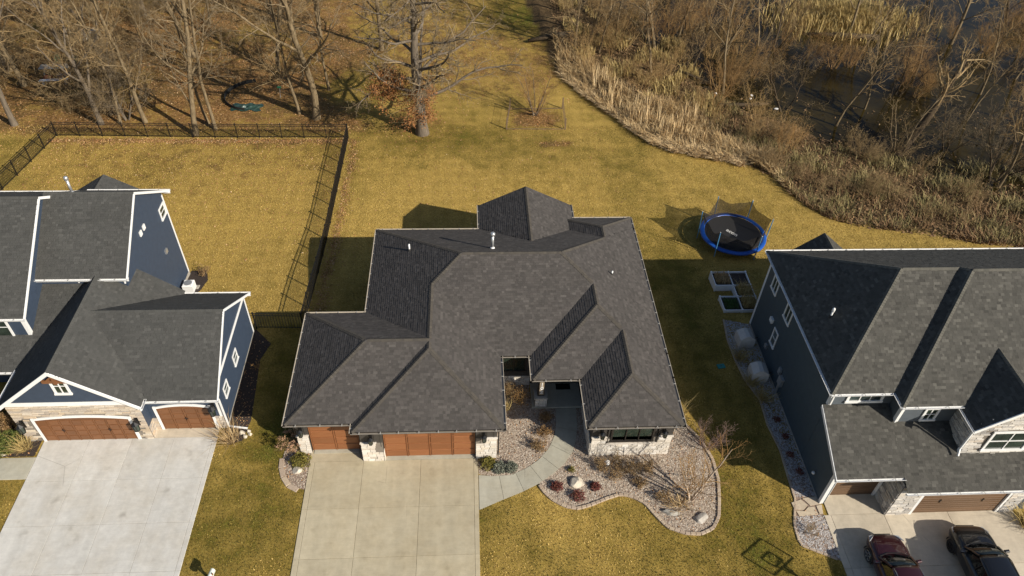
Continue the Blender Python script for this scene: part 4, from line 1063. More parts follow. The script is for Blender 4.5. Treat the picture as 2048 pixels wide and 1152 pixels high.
# ------------------------------------------------------------------ back yard fence
def fence_run(root, p, q, spacing=1.97, hgt=1.38, first=True):
    p, q = np.array(p, float), np.array(q, float); L = np.hypot(*(q-p)); n = max(1, round(L/spacing))
    pts = [p+(q-p)*i/n for i in range(n+1)]
    for i, a in enumerate(pts):
        if i == 0 and not first: continue
        z = gz(*a); mb = MB().box(a[0]-.035, a[0]+.035, a[1]-.035, a[1]+.035, z-.2, z+hgt+.05); mb.box(a[0]-.045, a[0]+.045, a[1]-.045, a[1]+.045, z+hgt+.05, z+hgt+.075)
        mb.build('post', M['black'], root)
    for a, b in zip(pts[:-1], pts[1:]):
        za, zb = gz(*a), gz(*b)
        for h in (hgt-.02, hgt-.2, .15): MB().bar((a[0], a[1], za+h), (b[0], b[1], zb+h), .03, .035).build('rail', M['black'], root)
        mb = MB(); m = 17
        for k in range(1, m):
            t = k/m; c = a+(b-a)*t; z = za+(zb-za)*t; mb.box(c[0]-.011, c[0]+.011, c[1]-.011, c[1]+.011, z+.06, z+hgt-.02)
        mb.build('picket_panel', M['black'], root)['kind'] = 'stuff'
fence = house_root('picket_fence', (-23, 58, 0), 'black metal picket fence enclosing the lawn behind the navy house'); fence['category'] = 'fence'
fence_run(fence, (-35.6,58.1), (-10.5,57.8)); fence_run(fence, (-10.5,57.8), (-10.5,33.2), first=False)
fence_run(fence, (-35.6,58.1), (-37.7,42), first=False); fence_run(fence, (-10.5,33.2), (-13.45,33.3), first=False)

# ------------------------------------------------------------------ trampoline
def trampoline():
    cx, cy, zr, R = 19.92, 42.72, -.33, 2.47; g = gz(cx, cy)
    root = empty('trampoline', (cx, cy, g), 0, 'round trampoline with blue pad, blue poles and sagging dark net', 'trampoline'); zr -= g
    tn = NT('blue_pad_vinyl'); f = tn.noise(9, tn.obj(), 4); tn.bump(f, .3, .02)
    pad = tn.out(tn.ramp(f, [(.3, (.008,.06,.30)), (.7, (.014,.10,.46))]), .35)
    mat_black = plain('black_jump_mat', (.016,.015,.015), .7)
    N = 48; mb = MB(); prof = [(2.13, .0), (2.15, .03), (2.28, .045), (2.43, .035), (R, .0), (R, -.09), (R-.03, -.11)]
    for i, (r, z) in enumerate(prof):
        for k in range(N): a = 2*math.pi*k/N; mb.v.append((r*math.cos(a), r*math.sin(a), zr+z+.012*math.sin(a*9)))
    for i in range(len(prof)-1):
        for k in range(N): k2 = (k+1) % N; mb.f.append((i*N+k, i*N+k2, (i+1)*N+k2, (i+1)*N+k))
    mb.build('safety_pad', pad, root, True)
    m2 = MB()
    rings = [0.01, .7, 1.4, 2.12]
    for r in rings:
        for k in range(N): a = 2*math.pi*k/N; m2.v.append((r*math.cos(a), r*math.sin(a), zr-.05*(1-(r/2)**2)-.01))
    for i in range(3):
        for k in range(N): k2 = (k+1) % N; m2.f.append((i*N+k, i*N+k2, (i+1)*N+k2, (i+1)*N+k))
    m2.f.append(tuple(range(N-1, -1, -1))); jm = m2.build('jump_mat', mat_black, root)
    me = text_mesh('acon', .5, 'mat_print'); me.materials.append(plain('pale_print', (.45,.44,.42), .8)); me.transform(Matrix.Translation((-.05,.1,zr-.035)) @ Matrix.Rotation(math.radians(-48), 4, 'Z')); link('mat_print', me, jm)
    frame = plain('blue_steel_pole', (.10,.30,.55), .35, .1)
    MB().tube([(R*.985*math.cos(a), R*.985*math.sin(a), zr-.06) for a in np.linspace(0, 2*math.pi, 37)], .03, 6, False).build('ring_frame', M['galv'], root)
    angs = [math.radians(a) for a in (109, 49, -8, -64, -134, 166)]; tops = []
    for a in angs:
        x, y = (R+.04)*math.cos(a), (R+.04)*math.sin(a); gl = gz(cx+x, cy+y)-g
        MB().tube([(x, y, gl-.02), (x, y, zr-.08)], .03, 8).build('leg', frame, root)
        top = (x*1.03, y*1.03, zr+1.58); tops.append(top)
        p = MB().tube([(x, y, zr-.35), top], .036, 8).build('net_pole', frame, root); MB().lathe((top[0], top[1], top[2]-.02), [(.034,0),(.034,.05),(.01,.07)], 8).build('pole_cap', M['galv'], p)
    tn = NT('dark_safety_net'); tr = tn.n('BsdfTransparent'); mx = tn.n('MixShader', {0: .7, 1: tr.outputs[0], 2: tn.bsdf.outputs[0]})
    tn.t.links.new(mx.outputs[0], tn.t.nodes['Material Output'].inputs[0]); net = tn.out((.012,.010,.009), .9)
    sag = [.40, .28, .42, .75, .85, .6]
    for i in range(6):
        a0, a1 = angs[i], angs[(i+1) % 6]
        while a1 > a0: a1 -= 2*math.pi
        mb = MB(); nx, nz = 10, 5
        for u in range(nx+1):
            t = u/nx; a = a0+(a1-a0)*t; top = 1.5-sag[i]*4*t*(1-t)*(.8+.2*math.sin(7*t)); r0 = 2.14; rr = R*1.0
            chord = math.cos((a1-a0)/2)/math.cos(a-(a0+a1)/2)
            for v in range(nz+1):
                s = v/nz; r = (r0+(rr*chord*.99-r0)*s)+.05*math.sin(5*t+3*s); mb.v.append((r*math.cos(a), r*math.sin(a), zr+.03+top*s))
        for u in range(nx):
            for v in range(nz): b = u*(nz+1)+v; mb.f.append((b, b+nz+1, b+nz+2, b+1))
        mb.build('safety_net', net, root, True)
trampoline()

# ------------------------------------------------------------------ raised garden beds
def leaf_tris(n, fn, size, rng=NR, flat=.0):
    """n small two-triangle leaves at points fn(n)->(n,3) with random orientation"""
    c = fn(n); n = len(c); a = rng.normal(size=(n, 3)); a /= np.linalg.norm(a, axis=1, keepdims=True); b = rng.normal(size=(n, 3))
    if flat: a[:, 2] *= (1-flat); b[:, 2] *= (1-flat); a /= np.linalg.norm(a, axis=1, keepdims=True)
    b -= a*(a*b).sum(1, keepdims=True); b /= np.linalg.norm(b, axis=1, keepdims=True)
    s = size*(.6+.8*rng.random((n, 1)))
    v = np.stack([c-a*s, c-b*s*.55, c+a*s, c+b*s*.55], 1).reshape(-1, 3)
    return v, np.arange(n*4).reshape(n, 4)
def blades(xy, zf, hgt, wid, lean, rng=NR, bend=.3):
    """dry grass blades: base quad + tip triangle merged as one 4-gon strip"""
    n = len(xy); az = rng.random(n)*6.283; h = hgt*(.5+rng.random(n)); l = lean*rng.random(n)*h
    d = np.stack([np.cos(az), np.sin(az)], 1); s = np.stack([-d[:, 1], d[:, 0]], 1)*(wid*(.5+rng.random((n, 1))))/2
    z = zf(xy[:, 0], xy[:, 1]) if callable(zf) else np.full(n, zf)
    b0 = np.c_[xy-s, z]; b1 = np.c_[xy+s, z]; m = xy+d*(l*bend)[:, None]
    m0 = np.c_[m-s*.8, z+h*.6]; m1 = np.c_[m+s*.8, z+h*.6]; tp = np.c_[xy+d*l[:, None], z+h*.98]
    v = np.stack([b0, b1, m1, m0, tp], 1).reshape(-1, 3); k = np.arange(n)[:, None]*5
    f = np.concatenate([np.c_[k, k+1, k+2], np.c_[k, k+2, k+3], np.c_[k+3, k+2, k+4]]); return v, f

def raised_bed():
    x0, x1, y0, y1 = 17.0, 19.45, 34.25, 38.0
    root = house_root('raised_bed', (18.2, 36, gz(18.2, 36)), 'white framed raised garden bed beside the slate house'); root['category'] = 'raised bed'
    w = plain('white_vinyl_board', (.78,.80,.82), .5, 0, .05)
    ym = [y0, y0+1.3, y0+2.4, y1]; xm = (x0+x1)/2; z = gz(18, 37)-.1; T = gz(18, 35)+.33
    def board(a, b): MB().bar((a[0], a[1], (z+T)/2), (b[0], b[1], (z+T)/2), .05, T-z).build('board', w, root)
    e = .03
    board((x0+e, y0), (xm-e, y0)); board((xm+e, y0), (x1-e, y0)); board((x0+e, y1), (xm-e, y1)); board((xm+e, y1), (x1-e, y1))
    for y in ym[1:3]: board((x0+e, y), (xm-e, y)); board((xm+e, y), (x1-e, y))
    board((x0, y0+e), (x0, ym[1]-e)); board((x0, ym[2]+e), (x0, y1-e))
    for i in range(3): board((xm, ym[i]+e), (xm, ym[i+1]-e)); board((x1, ym[i]+e), (x1, ym[i+1]-e))
    for x in (x0, xm, x1):
        for y in ym: MB().bbox(x-.05, x+.05, y-.05, y+.05, z, T+.05, .012).build('corner_post', w, root)
    for i in range(3):
        for xa, xb in ((x0, xm), (xm, x1)):
            if i == 1 and xa == x0: continue
            MB().box(xa+.03, xb-.03, ym[i]+.03, ym[i+1]-.03, z, T-.12).build('soil', M['mulch'], root)
    for (xa, xb, ya, yb, m, h, n) in ((x0, xm, ym[2], y1, 'reed', .3, 500), (xm, x1, ym[1], ym[2], 'reed_gold', .45, 500), (xm, x1, y0, ym[1], 'reed_gold', .45, 500), (x0, xm, y0, ym[1], 'green_leaf', .15, 500)):
        cx, cy = (xa+xb)/2, (ya+yb)/2
        xy = np.c_[cx+(NR.random(n)-.5)*(xb-xa)*.75, cy+(NR.random(n)-.5)*(yb-ya)*.7]
        v, f = blades(xy, T-.13, h, .03, 1.1); o = link('dry_growth' if m != 'green_leaf' else 'green_growth', np_mesh('growth', v, f), root, M[m]); o['kind'] = 'stuff'
M['green_leaf'] = palette('green_leaf', [(.05,.11,.02), (.09,.16,.03), (.035,.08,.02)], .8)
raised_bed()

# ------------------------------------------------------------------ small yard things
def ac_cover(x, y, label, rz):
    z = gz(x, y); root = empty('air_conditioner', (x, y, z), rz, label, 'air conditioner', 'covered air conditioners by the slate wall')
    tn = NT('beige_cover_cloth'); f = tn.noise(3, tn.obj(), 4); tn.bump(f, .3, .02); m = M.setdefault('cover', tn.out(tn.ramp(f, [(.3, (.56,.52,.47)), (.7, (.68,.63,.57))]), .9))
    mb = MB(); prof = [(.46,.46,.05), (.49,.48,.30), (.48,.47,.70), (.46,.45,.76), (.12,.40,.98)]
    for hx, hy, zz in prof: mb.v += [(-hx, -hy, zz), (hx, -hy*1.02, zz), (hx*1.02, hy, zz), (-hx, hy, zz)]
    for i in range(len(prof)-1):
        for k in range(4): k2 = (k+1) % 4; mb.f.append((i*4+k, i*4+k2, i*4+4+k2, i*4+4+k))
    mb.f.append((16, 17, 18, 19)); mb.build('cloth_cover', m, root)
    MB().bbox(-.6, .6, -.6, .6, -.06, .05, .02).build('pad', M['foundation'], root)
    MB().tube([(.5,.0,.3), (.8,.05,.35), (1.0,.02,.5)], .03, 6).build('refrigerant_line', M['black'], root)
ac_cover(17.45, 31.35, 'beige cloth covered air conditioner nearest the white raised bed', .06); ac_cover(17.5, 28.55, 'beige cloth covered air conditioner beside the meter boxes', -.04)
def utility_lid():
    root = empty('utility_lid', (15.52,29.42,0), .15, 'teal green utility lid flush in the shaded lawn', 'utility lid'); m = plain('teal_plastic', (.02,.20,.18), .5)
    MB().bbox(-.24,.24,-.17,.17,-.02,.07,.02).build('lid', m, root); MB().box(-.05,.05,-.02,.02,.071,.078).build('lid_slot', M['black'], root)
utility_lid()
def white_condenser():
    x, y = -18.75, 37.45; root = empty('condenser', (x, y, gz(x, y)), 0, 'white condenser unit at the rear corner of the navy house', 'air conditioner')
    MB().bbox(-.33,.33,-.33,.33,0,.66,.04).build('cabinet', M['white'], root); MB().lathe((0,0,.66), [(.27,0),(.27,.02)], 18).build('fan_grille', M['galv'], root); MB().bbox(-.5,.5,-.5,.5,-.1,0.0,.02).build('pad', M['foundation'], root)
white_condenser()
def mailbox():
    root = empty('mailbox', (-12.12,16.62,0), -.2, 'pale mailbox on a post beside the pale driveway', 'mailbox')
    w = plain('pale_green_white_paint', (.62,.66,.60), .5); MB().box(-.05,.05,-.05,.05,-.1,.85).build('post', w, root)
    mb = MB(); n = 10; pts = [(-.1, 0), (.1, 0)]+[(.1*math.cos(a), .12+.1*math.sin(a)) for a in np.linspace(0, math.pi, n)]
    mb.extrude([(p[0], -.24, .85+p[1]) for p in pts], (0, .48, 0)); b = mb.build('box', w, root); MB().box(.102,.115,-.05,.02,.95,1.12).build('flag', M['door_red'], b)
    MB().bar((0,0,.55), (0,.2,.85), .05).build('brace', w, root)
mailbox()
def hoop():
    root = empty('basketball_hoop', (19.25,13.35,0), math.radians(35), 'black portable basketball hoop standing by the buff driveway', 'basketball hoop')
    MB().bbox(-.5,.5,-.9,.2,0,.22,.06).build('base', M['black'], root); MB().tube([(0,-.6,.2), (0,-.4,2.2), (0,.2,3.0)], .06, 8).build('pole', M['black'], root)
    b = MB(); 
    for a, c in (((-.75,.3,2.9),(.75,.3,2.9)), ((-.75,.3,3.95),(.75,.3,3.95)), ((-.75,.3,2.9),(-.75,.3,3.95)), ((.75,.3,2.9),(.75,.3,3.95)), ((-.3,.3,3.05),(.3,.3,3.05)), ((-.3,.3,3.5),(.3,.3,3.5)), ((-.3,.3,3.05),(-.3,.3,3.5)), ((.3,.3,3.05),(.3,.3,3.5))): b.bar(a, c, .06)
    b.build('backboard_frame', M['black'], root)
    b2 = MB(); b2.tube([(.23*math.cos(a), .62+.23*math.sin(a), 3.05) for a in np.linspace(0, 2*math.pi, 19)], .015, 6, False); b2.bar((0,.3,3.05), (0,.4,3.05), .1); b2.build('rim', M['door_amber'], root)
    MB().bar((0,.0,2.6), (-.3,.3,3.3), .05).bar((0,.0,2.6), (.3,.3,3.3), .05).build('arm', M['black'], root)
hoop()

# ------------------------------------------------------------------ boulders and rocks
def rock(name, label, x, y, dims, rz, seed, mat, cat='boulder', group=None, cuts=11):
    r = random.Random(seed); import bmesh
    bm = bmesh.new(); bmesh.ops.create_icosphere(bm, subdivisions=3, radius=1)
    pl = [Vector((r.uniform(-1, 1), r.uniform(-1, 1), r.uniform(-.1, 1))).normalized() for _ in range(cuts)]; ds = [r.uniform(.42, .75) for _ in pl]
    for v in bm.verts:
        for p, d in zip(pl, ds):
            k = v.co.dot(p)
            if k > d: v.co -= p*(k-d)
        v.co *= 1+.02*math.sin(v.co.x*9+seed)*math.cos(v.co.y*8)+.015*r.uniform(-1, 1)
        v.co.x *= dims[0]/2; v.co.y *= dims[1]/2; v.co.z *= dims[2]*.62
    me = bpy.data.meshes.new(name); bm.to_mesh(me); bm.free()
    o = link(name, me, None, mat); o.location = (x, y, gz(x, y)+dims[2]*.22); o.rotation_euler = (r.uniform(-.15, .15), r.uniform(-.15, .15), rz)
    return tag(o, label, cat, group)
rock('boulder', 'cream triangular boulder between the red barberries in the front bed', 5.65, 21.55, (.95,.8,.6), .5, 3, M['boulder'])
rock('boulder', 'long grey boulder at the front tip of the gravel bed', 10.3, 19.55, (1.15,.5,.36), -.35, 8, M['boulder_grey'])
rock('boulder', 'broad grey boulder beside the birch in the gravel bed', 11.75, 19.2, (1.05,.7,.32), .2, 12, M['boulder_grey'])
rock('boulder', 'round white rock in the small corner by the tan driveway', -9.25, 22.7, (.55,.45,.35), .2, 5, M['boulder'], cuts=3)
for k, (dx, dy, s) in enumerate(((0,0,.34), (.32,.1,.28), (.2,-.22,.3), (.45,-.1,.24))): rock('rock', 'pinkish fist sized rock at the navy house downspout end', -12.65+dx, 25.2+dy, (s,s*.8,s*.8), k, 20+k, M['boulder'], 'rock', 'rocks under the downspout', 3)
b = MB().lathe((0,0,0), [(.02,-.16),(.11,-.12),(.16,0),(.11,.12),(.02,.16)], 14).build('garden_globe', M['white'], None, True); b.location = (7.4,22.55,.28); tag(b, 'small white globe among the brown shrubs by the stone wall', 'globe')

# ------------------------------------------------------------------ fenced garden patch, wood clutter
def garden_patch():
    root = house_root('garden_pen', (6.5,61.3,gz(6.5,61)), 'low wire garden pen around the bare burning bush'); root['category'] = 'garden pen'
    m = plain('weathered_stake', (.16,.11,.07), .9)
    cs = [(3.62,59.45), (9.0,59.45), (9.15,63.4), (4.1,63.2)]
    for i, c in enumerate(cs):
        z = gz(*c); MB().box(c[0]-.05, c[0]+.05, c[1]-.05, c[1]+.05, z-.1, z+1.15).build('stake', m, root)
    for i in range(4):
        a, b = cs[i], cs[(i+1) % 4]; mb = MB()
        for h in ((.1, .55, 1.05) if i in (1, 3) else (.08,)): mb.bar((a[0], a[1], gz(*a)+h), (b[0], b[1], gz(*b)+h), .012)
        if i in (1, 3):
            for k in range(1, 16): t = k/16; x, y = a[0]+(b[0]-a[0])*t, a[1]+(b[1]-a[1])*t; mb.box(x-.006, x+.006, y-.006, y+.006, gz(x, y), gz(x, y)+1.05)
        else: mb.bar((a[0], a[1], gz(*a)+.04), (b[0], b[1], gz(*b)+.04), .03, .05)
        mb.build('wire_mesh', m, root)['kind'] = 'stuff'
garden_patch()

def clutter():
    g = lambda x, y: gz(x, y)
    gp = plain('green_plastic', (.03,.20,.10), .45); wp = plain('weathered_white', (.55,.50,.42), .7)
    def chair(x, y, rz, label):
        root = empty('lawn_chair', (x, y, g(x, y)), rz, label, 'chair', 'green plastic chairs in the wood')
        MB().bbox(-.25,.25,-.25,.25,.38,.42,.015).build('seat', gp, root); mb = MB(); mb.poly([(-.25,.25,.42),(.25,.25,.42),(.23,.36,.9),(-.23,.36,.9)]); MB().extrude([(-.25,.24,.42),(.25,.24,.42),(.23,.36,.9),(-.23,.36,.9)], (0,.03,0)).build('backrest', gp, root)
        for sx in (-.22, .22):
            for sy in (-.22, .22): MB().bar((sx, sy, 0), (sx*.95, sy*.95, .38), .04).build('leg', gp, root)
    chair(-40.9, 72.1, .3, 'green plastic chair left of its twin behind the wood table'); chair(-39.6, 72.4, -.4, 'green plastic chair right of its twin behind the wood table')
    x, y = -40.2, 70.2; root = empty('wood_table', (x, y, g(x, y)), .1, 'pale plank table in the left wood near green chairs', 'table')
    for dy in (-.3, .05, .38): MB().bbox(-1.5,1.5,dy-.14,dy+.14,.7,.75,.01).build('plank', wp, root)
    for sx in (-1.2, 1.2): MB().bar((sx,-.35,0), (sx,.2,.7), .08).bar((sx,.35,0), (sx,-.2,.7), .08).build('leg', wp, root)
    x, y = -39.6, 67.9; root = empty('bench', (x, y, g(x, y)), .15, 'white draped bench in front of the plank table', 'bench')
    MB().bbox(-1.3,1.3,-.2,.2,.42,.5,.03).build('seat', M['white'], root)
    for sx in (-1, 1): MB().box(sx-.06, sx+.06, -.18, .18, 0, .42).build('leg', wp, root)
    x, y = -40.3, 69.1; bx = MB().bbox(-.35,.35,-.3,.3,0,.5,.04).build('storage_tub', plain('dark_blue_plastic', (.03,.05,.12), .5)); bx.location = (x+.9, y, g(x, y)); tag(bx, 'dark blue storage tub between the bench and plank table', 'tub')
    bx = MB().bbox(-.35,.35,-.25,.25,0,.35,.04).build('crate', plain('red_crate', (.28,.07,.03), .7)); bx.location = (x-.3, y-.2, g(x, y)); tag(bx, 'reddish crate left of the dark blue tub in the wood', 'crate')
    x, y = -39.6, 77.6; root = empty('white_hutch', (x, y, g(x, y)), .2, 'small whitish hutch far back in the left wood', 'hutch'); MB().box(-.7,.7,-.4,.4,.3,1.1).build('body', wp, root); MB().extrude([(-.85,-.55,1.1),(-.85,.55,1.1),(-.85,0,1.4)], (1.7,0,0)).build('roof', wp, root)
    for sx in (-.6, .6): MB().box(sx-.05, sx+.05, -.35, .35, 0, .3).build('leg', wp, root)
    # ring of dark edging with tarp
    cx, cy = -20.2, 65.6; mb = MB(); A = np.linspace(math.radians(100), math.radians(262), 26)
    pts = [(cx+2.75*math.cos(a), cy+2.9*math.sin(a)) for a in A]
    for a, b in zip(pts[:-1], pts[1:]): mb.bar((a[0], a[1], g(*a)+.16), (b[0], b[1], g(*b)+.16), .06, .36)
    o = mb.build('landscape_ring', plain('black_rubber', (.012,.013,.013), .8)); tag(o, 'curved black edging around the leaf filled ring in the wood', 'edging')
    n = 26; X, Y = np.meshgrid(np.linspace(-1.35, 1.35, n), np.linspace(-.65, .65, n)); cx, cy = -20.5, 63.35
    Z = .22*np.abs(wob(X*2, Y*2, 2.1))*np.exp(-(X/1.2)**4-(Y/.6)**4)+.06; v = np.stack([X.ravel()+cx+.15*np.sin(Y.ravel()*6), Y.ravel()+cy+.12*np.sin(X.ravel()*5), Z.ravel()+g(cx, cy)], 1)
    i = np.arange((n-1)*n).reshape(n-1, n)[:, :-1].ravel(); tn = NT('dark_green_tarp'); f = tn.noise(2.5, tn.obj(), 4)
    o = link('tarp', np_mesh('tarp', v, np.stack([i, i+1, i+n+1, i+n], 1)), None, tn.out(tn.ramp(f, [(.3, (.008,.026,.019)), (.6, (.03,.065,.052)), (.74, (.22,.26,.26))]), .4), True); tag(o, 'crumpled dark green tarp at the edge of the leaf filled ring', 'tarp')
    x, y = -17.8, 65.4; root = empty('target_stand', (x, y, g(x, y)), 0, 'slim pale post with green top by the leaf filled ring', 'post'); MB().tube([(0,0,-.1), (.1,0,1.0)], .035, 8).build('shaft', M['galv'], root); MB().bbox(-.1,.25,-.1,.1,1.0,1.15,.03).build('cap', gp, root)
    # fallen logs
    def log(pts, r, label):
        mb = MB().tube([(p[0], p[1], gz(p[0], p[1])+p[2]) for p in pts], r, 9); o = mb.build('fallen_log', M['bark_dark'], None, True); tag(o, label, 'log', 'fallen logs')
    log([(6.8,77.9,.25), (9,78.2,.3), (11.8,78.7,.35)], [.2,.28,.34], 'fallen trunk at the lawn edge where the marsh wood begins')
    log([(19.3,71.2,.3), (22.5,69.6,.4), (26.2,67.8,.3)], [.16,.14,.1], 'thin fallen log across the narrow left arm of the pond')
    log([(24.3,63.4,.3), (27,63.8,.5), (29.6,64.4,.7)], [.2,.18,.12], 'pale fallen log at the near pond bank')
    log([(38.5,80.2,.5), (42,79.6,.6), (46.5,78.6,.9)], [.16,.26,.34], 'dark fallen trunk before the golden grass island')
    log([(35.5,76.0,.4), (39,76.6,.45), (43,77.4,.5)], [.08,.1,.1], 'thin pale log lying parallel to the island trunk')
    for k, (x, y) in enumerate(((24.9,66.6), (28.2,65.6), (28.5,66.2), (30.2,63.6), (18,78))):
        o = rock('litter_scrap', 'white scrap floating at the pond edge', x, y, (.3+.2*(k == 3),.25,.15), k, 40+k, M['white'], 'litter', 'white scraps around the pond', 2); o.location.z = max(o.location.z, WATER_Z+.04)
clutter()
# ------------------------------------------------------------------ bare trees
def tubes(polys, n):
    """many tapered tubes -> (verts, quads); polys = list of (pts(m,3), rad(m))"""
    groups = {}
    for p, r in polys: groups.setdefault(len(p), []).append((p, r))
    V, F, off = [], [], 0
    ang = np.arange(n)*2*math.pi/n
    for m, lst in groups.items():
        P = np.array([a for a, _ in lst]); R = np.array([b for _, b in lst]); B = len(lst)
        T = np.empty_like(P); T[:, 1:-1] = P[:, 2:]-P[:, :-2]; T[:, 0] = P[:, 1]-P[:, 0]; T[:, -1] = P[:, -1]-P[:, -2]
        T /= np.linalg.norm(T, axis=2, keepdims=True)+1e-9
        T0 = T.mean(1, keepdims=True); ref = np.where(np.abs(T0[..., 2:3]) < .8, np.array([0, 0, 1.]), np.array([1., 0, 0]))
        X = np.cross(T, np.broadcast_to(ref, T.shape)); X /= np.linalg.norm(X, axis=2, keepdims=True)+1e-9; Y = np.cross(X, T)
        ring = P[:, :, None]+(X[:, :, None]*np.cos(ang)[:, None]+Y[:, :, None]*np.sin(ang)[:, None])*R[:, :, None, None]
        V.append(ring.reshape(-1, 3))
        b = (np.arange(B)*m*n)[:, None, None]+(np.arange(m-1)*n)[None, :, None]; k = np.arange(n)[None, None]; k2 = (k+1) % n
        F.append(np.stack([b+k, b+n+k, b+n+k2, b+k2], -1).reshape(-1, 4)+off); off += B*m*n
    return np.concatenate(V), np.concatenate(F)

def grow(out, rg, p, d, L, r, lvl, S):
    """one branch (random walk) and, recursively, its children; plain floats for speed"""
    seg = S['seg'][lvl]; st = L/seg; wig = S['wig'][lvl]; up = S['up'][lvl]; g = rg.gauss; sq = math.sqrt
    px, py, pz = p; dx, dy, dz = d; k = 1/sq(dx*dx+dy*dy+dz*dz); dx *= k; dy *= k; dz *= k
    pts = [(px, py, pz)]; dirs = []
    for i in range(seg):
        dx += g(0, wig); dy += g(0, wig); dz += g(0, wig)+up; k = 1/sq(dx*dx+dy*dy+dz*dz); dx *= k; dy *= k; dz *= k
        px += dx*st; py += dy*st; pz += dz*st; pts.append((px, py, pz)); dirs.append((dx, dy, dz))
    tp = S.get('tip', (.25, .25, .3, .4, .5, .5))[lvl]; rad = [r*(1-(1-tp)*i/seg) for i in range(seg+1)]
    if lvl == 0: rad[0] *= S.get('flare', 1.35)
    out[lvl].append((pts, rad))
    if lvl+1 >= len(S['seg']): return
    n = int(S['n'][lvl]*rg.uniform(.8, 1.25)+.5); az = rg.random()*6.28; s0 = S['start'][lvl]; a0, a1 = S['ang'][lvl]; tl = S.get('taperlen', .45); mr = S.get('minr', .006)
    for i in range(n):
        t = s0+(1-s0)*(i+rg.random()*.9)/n; f = t*seg; k = min(int(f), seg-1); f -= k; A, B = pts[k], pts[k+1]
        q = (A[0]+(B[0]-A[0])*f, A[1]+(B[1]-A[1])*f, A[2]+(B[2]-A[2])*f); tx, ty, tz = dirs[k]; az += 2.4+g(0, .4)
        if abs(tz) < .85: h = 1/sq(tx*tx+ty*ty); xx, xy, xz = ty*h, -tx*h, 0.0
        else: h = 1/sq(tz*tz+ty*ty); xx, xy, xz = 0.0, tz*h, -ty*h
        yx, yy, yz = xy*tz-xz*ty, xz*tx-xx*tz, xx*ty-xy*tx
        th = math.radians(rg.uniform(a0, a1)); c, s = math.cos(th), math.sin(th); ca, sa = math.cos(az)*s, math.sin(az)*s
        dd = (tx*c+xx*ca+yx*sa, ty*c+xy*ca+yy*sa, tz*c+xz*ca+yz*sa)
        cl = L*S['ratio'][lvl]*(1-tl*t)*rg.uniform(.65, 1.2); cr = min(rad[k]*.62, r*S['rr'][lvl]*(1-.5*t))
        grow(out, rg, q, dd, cl, cr if cr > mr else mr, lvl+1, S)

def tree_meshes(seed, S, L, r, lean=(0, 0), split=2, sides=(9, 6, 4, 3, 3), stems=1, spread=.0):
    rg = random.Random(seed); out = [[] for _ in S['seg']]
    for s in range(stems):
        a = s*2*math.pi/max(1, stems)+rg.random(); k = spread if stems > 1 else 0
        d = (lean[0]+k*math.cos(a), lean[1]+k*math.sin(a), 1.0); p = (.12*k*math.cos(a), .12*k*math.sin(a), -.25)
        grow(out, rg, p, d, L*(1 if s == 0 else rg.uniform(.7, 1.05)), r*(1 if s == 0 else rg.uniform(.6, .95)), 0, S)
    def comb(lv):
        V, F, o = [], [], 0
        for l in lv:
            if not out[l]: continue
            v, f = tubes(out[l], sides[l]); V.append(v); F.append(f+o); o += len(v)
        return np_mesh('m', np.concatenate(V), np.concatenate(F))
    return comb(range(split)), comb(range(split, len(S['seg']))), out

TALL = dict(seg=[12, 7, 5, 4, 3], wig=[.05, .10, .16, .2, .2], up=[.02, .05, .03, .02, .0], n=[20, 9, 6, 5], start=[.14, .2, .15, .15], ang=[(35, 65), (30, 60), (30, 65), (30, 70)], ratio=[.34, .5, .5, .5], rr=[.38, .5, .5, .5], minr=.010)
SLIM = dict(TALL, n=[12, 6, 5, 3], start=[.22, .25, .2, .2], ratio=[.26, .5, .5, .5])
FORK = dict(TALL, n=[8, 8, 6, 5], start=[.22, .2, .2, .2], ang=[(18, 42), (30, 60), (30, 65), (30, 70)], ratio=[.62, .42, .5, .5], rr=[.62, .5, .5, .5])
OAK = dict(seg=[10, 9, 6, 5, 3], wig=[.04, .16, .2, .22, .25], up=[.02, .03, .03, .03, .0], n=[24, 10, 7, 5], start=[.2, .2, .15, .15], ang=[(50, 88), (35, 65), (30, 65), (30, 70)], ratio=[.60, .42, .48, .5], rr=[.36, .5, .5, .5], minr=.012, taperlen=.45, flare=1.3)
MARSH = dict(seg=[9, 7, 5, 4], wig=[.10, .18, .22, .25], up=[.03, .06, .05, .02], n=[11, 8, 6], start=[.25, .2, .15], ang=[(30, 65), (30, 65), (30, 70)], ratio=[.48, .5, .5], rr=[.45, .5, .5], minr=.006)
BUSH = dict(seg=[6, 5, 4, 3], wig=[.14, .2, .25, .25], up=[.02, .03, .02, .0], n=[7, 5, 4], start=[.2, .2, .2], ang=[(20, 50), (25, 60), (30, 65)], ratio=[.55, .55, .5], rr=[.5, .55, .5], minr=.005)
SHRUB = dict(BUSH, n=[5, 4, 3])
SMALL = dict(seg=[7, 5, 4, 3], wig=[.07, .12, .16, .2], up=[.04, .06, .05, .02], n=[12, 6, 4], start=[.15, .15, .15], ang=[(22, 48), (25, 50), (25, 55)], ratio=[.5, .5, .5], rr=[.45, .5, .5], minr=.004)

